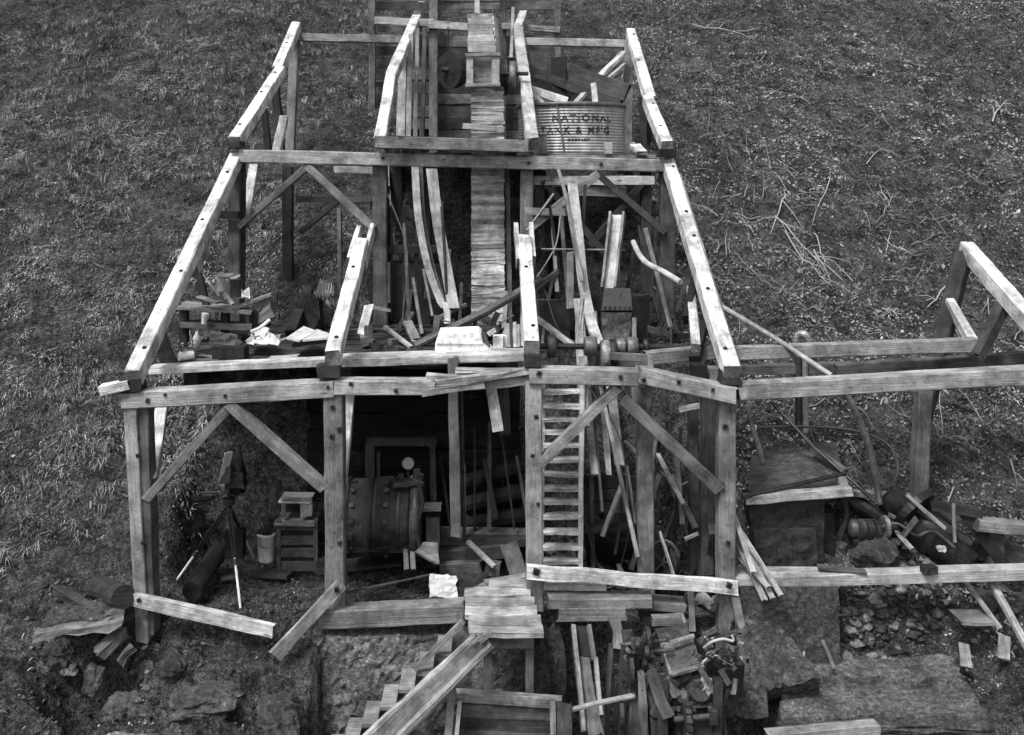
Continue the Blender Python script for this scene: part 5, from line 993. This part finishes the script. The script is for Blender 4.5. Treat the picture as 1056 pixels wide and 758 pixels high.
chips('leaf_litter', 260000, (1.5, 16, 9.6, 27), lambda X, Y: vis(X, Y) & (X > 2.75) & (fbm(X * 1.3, Y * 1.3, 3, 61) > -.9), (.007, .026), .05, .19, 1.7)
chips('leaf_litter', 30000, (-13, 2.6, 8.5, 24), lambda X, Y: vis(X, Y) & (fbm(X * 1.3, Y * 1.3, 3, 62) > .1), (.006, .02), .03, .2, 2)
chips('wood_litter', 9000, (-3.4, 2.9, 8.8, 14), lambda X, Y: vis(X, Y) & (Y > 10.0), (.006, .02), .015, .12, 2.5)
def stones(name, n, box, keep, s, tlo, thi):
    X, Y, Z = scatter(n, box, keep); m = len(X); b0 = np.array([[0, 0, 1], [1, 0, .1], [.2, 1, 0], [-1, .2, .1], [-.1, -1, -.1], [0, 0, -1.]])
    fc = np.array([[0, 1, 2], [0, 2, 3], [0, 3, 4], [0, 4, 1], [5, 2, 1], [5, 3, 2], [5, 4, 3], [5, 1, 4]])
    an = rng.uniform(0, 6.28, m); sz = s[0] + (s[1] - s[0]) * rng.random(m) ** 5; v = b0[None] * (1 + rng.normal(0, .22, (m, 6, 3)))
    v = v * np.stack([np.ones(m), rng.uniform(.6, 1, m), rng.uniform(.4, .8, m)], 1)[:, None]; x = v[..., 0] * np.cos(an)[:, None] - v[..., 1] * np.sin(an)[:, None]; y = v[..., 0] * np.sin(an)[:, None] + v[..., 1] * np.cos(an)[:, None]
    v = np.stack([x, y, v[..., 2]], 2) * sz[:, None, None] + np.stack([X, Y, Z + sz * .2], 1)[:, None]
    f = (np.arange(m)[:, None, None] * 6 + fc[None]).reshape(-1, 3); t = np.repeat(tlo + (thi - tlo) * rng.random(m) ** 2, 8)
    ob = np_mesh(name, v.reshape(-1, 3), f, t, ROCK); ob['kind'] = 'stuff'; return ob
stones('rubble', 9000, (2.7, 5.6, 9.7, 10.8), lambda X, Y: (fbm(X * 2, Y * 2, 2, 3) + 1.0 - np.abs(X - 3.7) * .8) > .3, (.008, .10), .05, .36)
stones('bank_gravel', 5000, (-4.8, -1.8, 8.4, 10.4), lambda X, Y: fbm(X * 2.5, Y * 2.5, 3, 16) > -.1, (.004, .045), .06, .3)
stones('gravel', 9000, (-9, 10, 8.6, 16), lambda X, Y: vis(X, Y) & (fbm(X * 1.5, Y * 1.5, 3, 15) > -.1), (.005, .022), .05, .2)
# twigs and cut branches on the right slope
def tw(L, X, Y, an, r, t, forks=2):
    g = G(); p = []; q = V3(X, Y, 0); 
    for i in range(6):
        q = q + V3(math.cos(an), math.sin(an), 0) * L / 6; an += random.gauss(0, .11); p.append(V3(q.x, q.y, hz(q.x, q.y) + .04 + random.uniform(0, .05)))
    g.tube(p, r, 5, t, r * .4)
    for k in range(forks):
        a = p[random.randint(1, 4)]; an2 = an + random.choice((-1, 1)) * random.uniform(.5, 1); l = L * random.uniform(.2, .45); e = a + V3(math.cos(an2) * l, math.sin(an2) * l, 0); e.z = hz(e.x, e.y) + .05; m_ = (a + e) / 2 + V3(0, 0, .03)
        g.tube([a, m_, e], r * .6, 5, t, r * .25)
    return g
BR = [(800, 235, 850, 290, 'pale forked branch on the slope right of the upper frame'), (860, 180, 838, 225, 'long bent pale branch standing clear above the brush pile'), (700, 26, 782, 38, 'long thin branch lying level near the top of the right slope'), (790, 215, 840, 280, 'thick branch in the tangle of cut brush'), (1022, 130, 1030, 108, 'short thick stick at the far right of the slope'), (815, 200, 790, 235, 'crooked branch at the upper end of the brush tangle'), (835, 262, 858, 287, 'branch pointing down out of the brush tangle'), (905, 320, 928, 330, 'small branch just above the long shed beams'), (985, 300, 958, 322, 'straight stick behind the peak of the shed frame')]
for (x0, y0, x1, y1, l) in BR:
    def gp(x, y):
        D = 10.
        while D < 40 and (170 - y) / 1000 * D > hz((x - 505) / 1000 * D, D): D += .05
        return D
    Da, Db = gp(x0, y0), gp(x1, y1); a = P(x0, y0, Da); c = P(x1, y1, Db); L = (c - a).length
    tag(tw(L, a.x, a.y, math.atan2(c.y - a.y, c.x - a.x), .015, random.uniform(.24, .36), 3).build('fallen_branch', LEAF), l, 'branch')
gg = G()
for i in range(330):
    if i < 110: x, y = random.gauss(4.9, 1.3), random.gauss(15.2, 2.2)
    elif i < 250: y = random.uniform(11.5, 25); x = random.uniform(3.0, .56 * y)
    else: y = random.uniform(11, 24); x = random.uniform(-.52 * y, -3.7)
    q = tw(random.uniform(.25, .9) * (1 if i < 250 else .5), x, y, random.uniform(0, 6.3), random.uniform(.003, .008) * (1.3 if i < 110 else 1), random.uniform(.1, .3) + (.07 if i < 110 else 0), 1)
    off = len(gg.v); gg.v += q.v; gg.f += [tuple(a + off for a in f) for f in q.f]; gg.uv += q.uv; gg.t += q.t; gg.mi += [0] * len(q.f)
o = gg.build('twigs', LEAF); o['kind'] = 'stuff'

# tufts of pale weed on the left slope
def tufts(name, n, k, box, keep, L, t0, t1):
    X, Y, Z = scatter(n, box, keep); m = len(X); X = np.repeat(X, k) + rng.normal(0, .025, m * k); Y = np.repeat(Y, k) + rng.normal(0, .025, m * k); Z = height(X, Y); M = m * k
    an = rng.uniform(0, 6.28, M); L_ = np.repeat(rng.uniform(*L, m), k) * rng.uniform(.6, 1, M); sp = rng.uniform(.3, 1.1, M)
    p = np.stack([X, Y, Z], 1); mid = p + np.stack([np.cos(an) * sp * .35 * L_, np.sin(an) * sp * .35 * L_ - .1 * L_, .6 * L_], 1); tip = p + np.stack([np.cos(an) * sp * L_, np.sin(an) * sp * L_ - .3 * L_, (.75 - .45 * sp) * L_], 1)
    w_ = np.stack([-np.sin(an), np.cos(an) * .5, np.zeros(M)], 1) * .0045
    co = np.stack([p - w_, p + w_, mid + w_, mid - w_, tip], 1).reshape(-1, 3); b = np.arange(M)[:, None] * 5; f = np.concatenate([b + [0, 1, 2], b + [0, 2, 3], b + [3, 2, 4]], 0)
    t = np.repeat(rng.uniform(t0, t1, m), k) * rng.uniform(.6, 1.2, M); o = np_mesh(name, co, f, np.concatenate([t, t, t]), LEAF); o['kind'] = 'stuff'
tufts('weed_tufts', 4200, 16, (-13, 1, 10.6, 26), lambda X, Y: vis(X, Y) & ~inside(X, Y) & (fbm(X * .8, Y * .8, 3, 33) > -.05), (.08, .26), .08, .34)
tufts('weed_tufts', 900, 14, (2.9, 15, 10.8, 26), lambda X, Y: vis(X, Y) & (fbm(X * .8, Y * .8, 3, 34) > .0), (.06, .18), .08, .3)
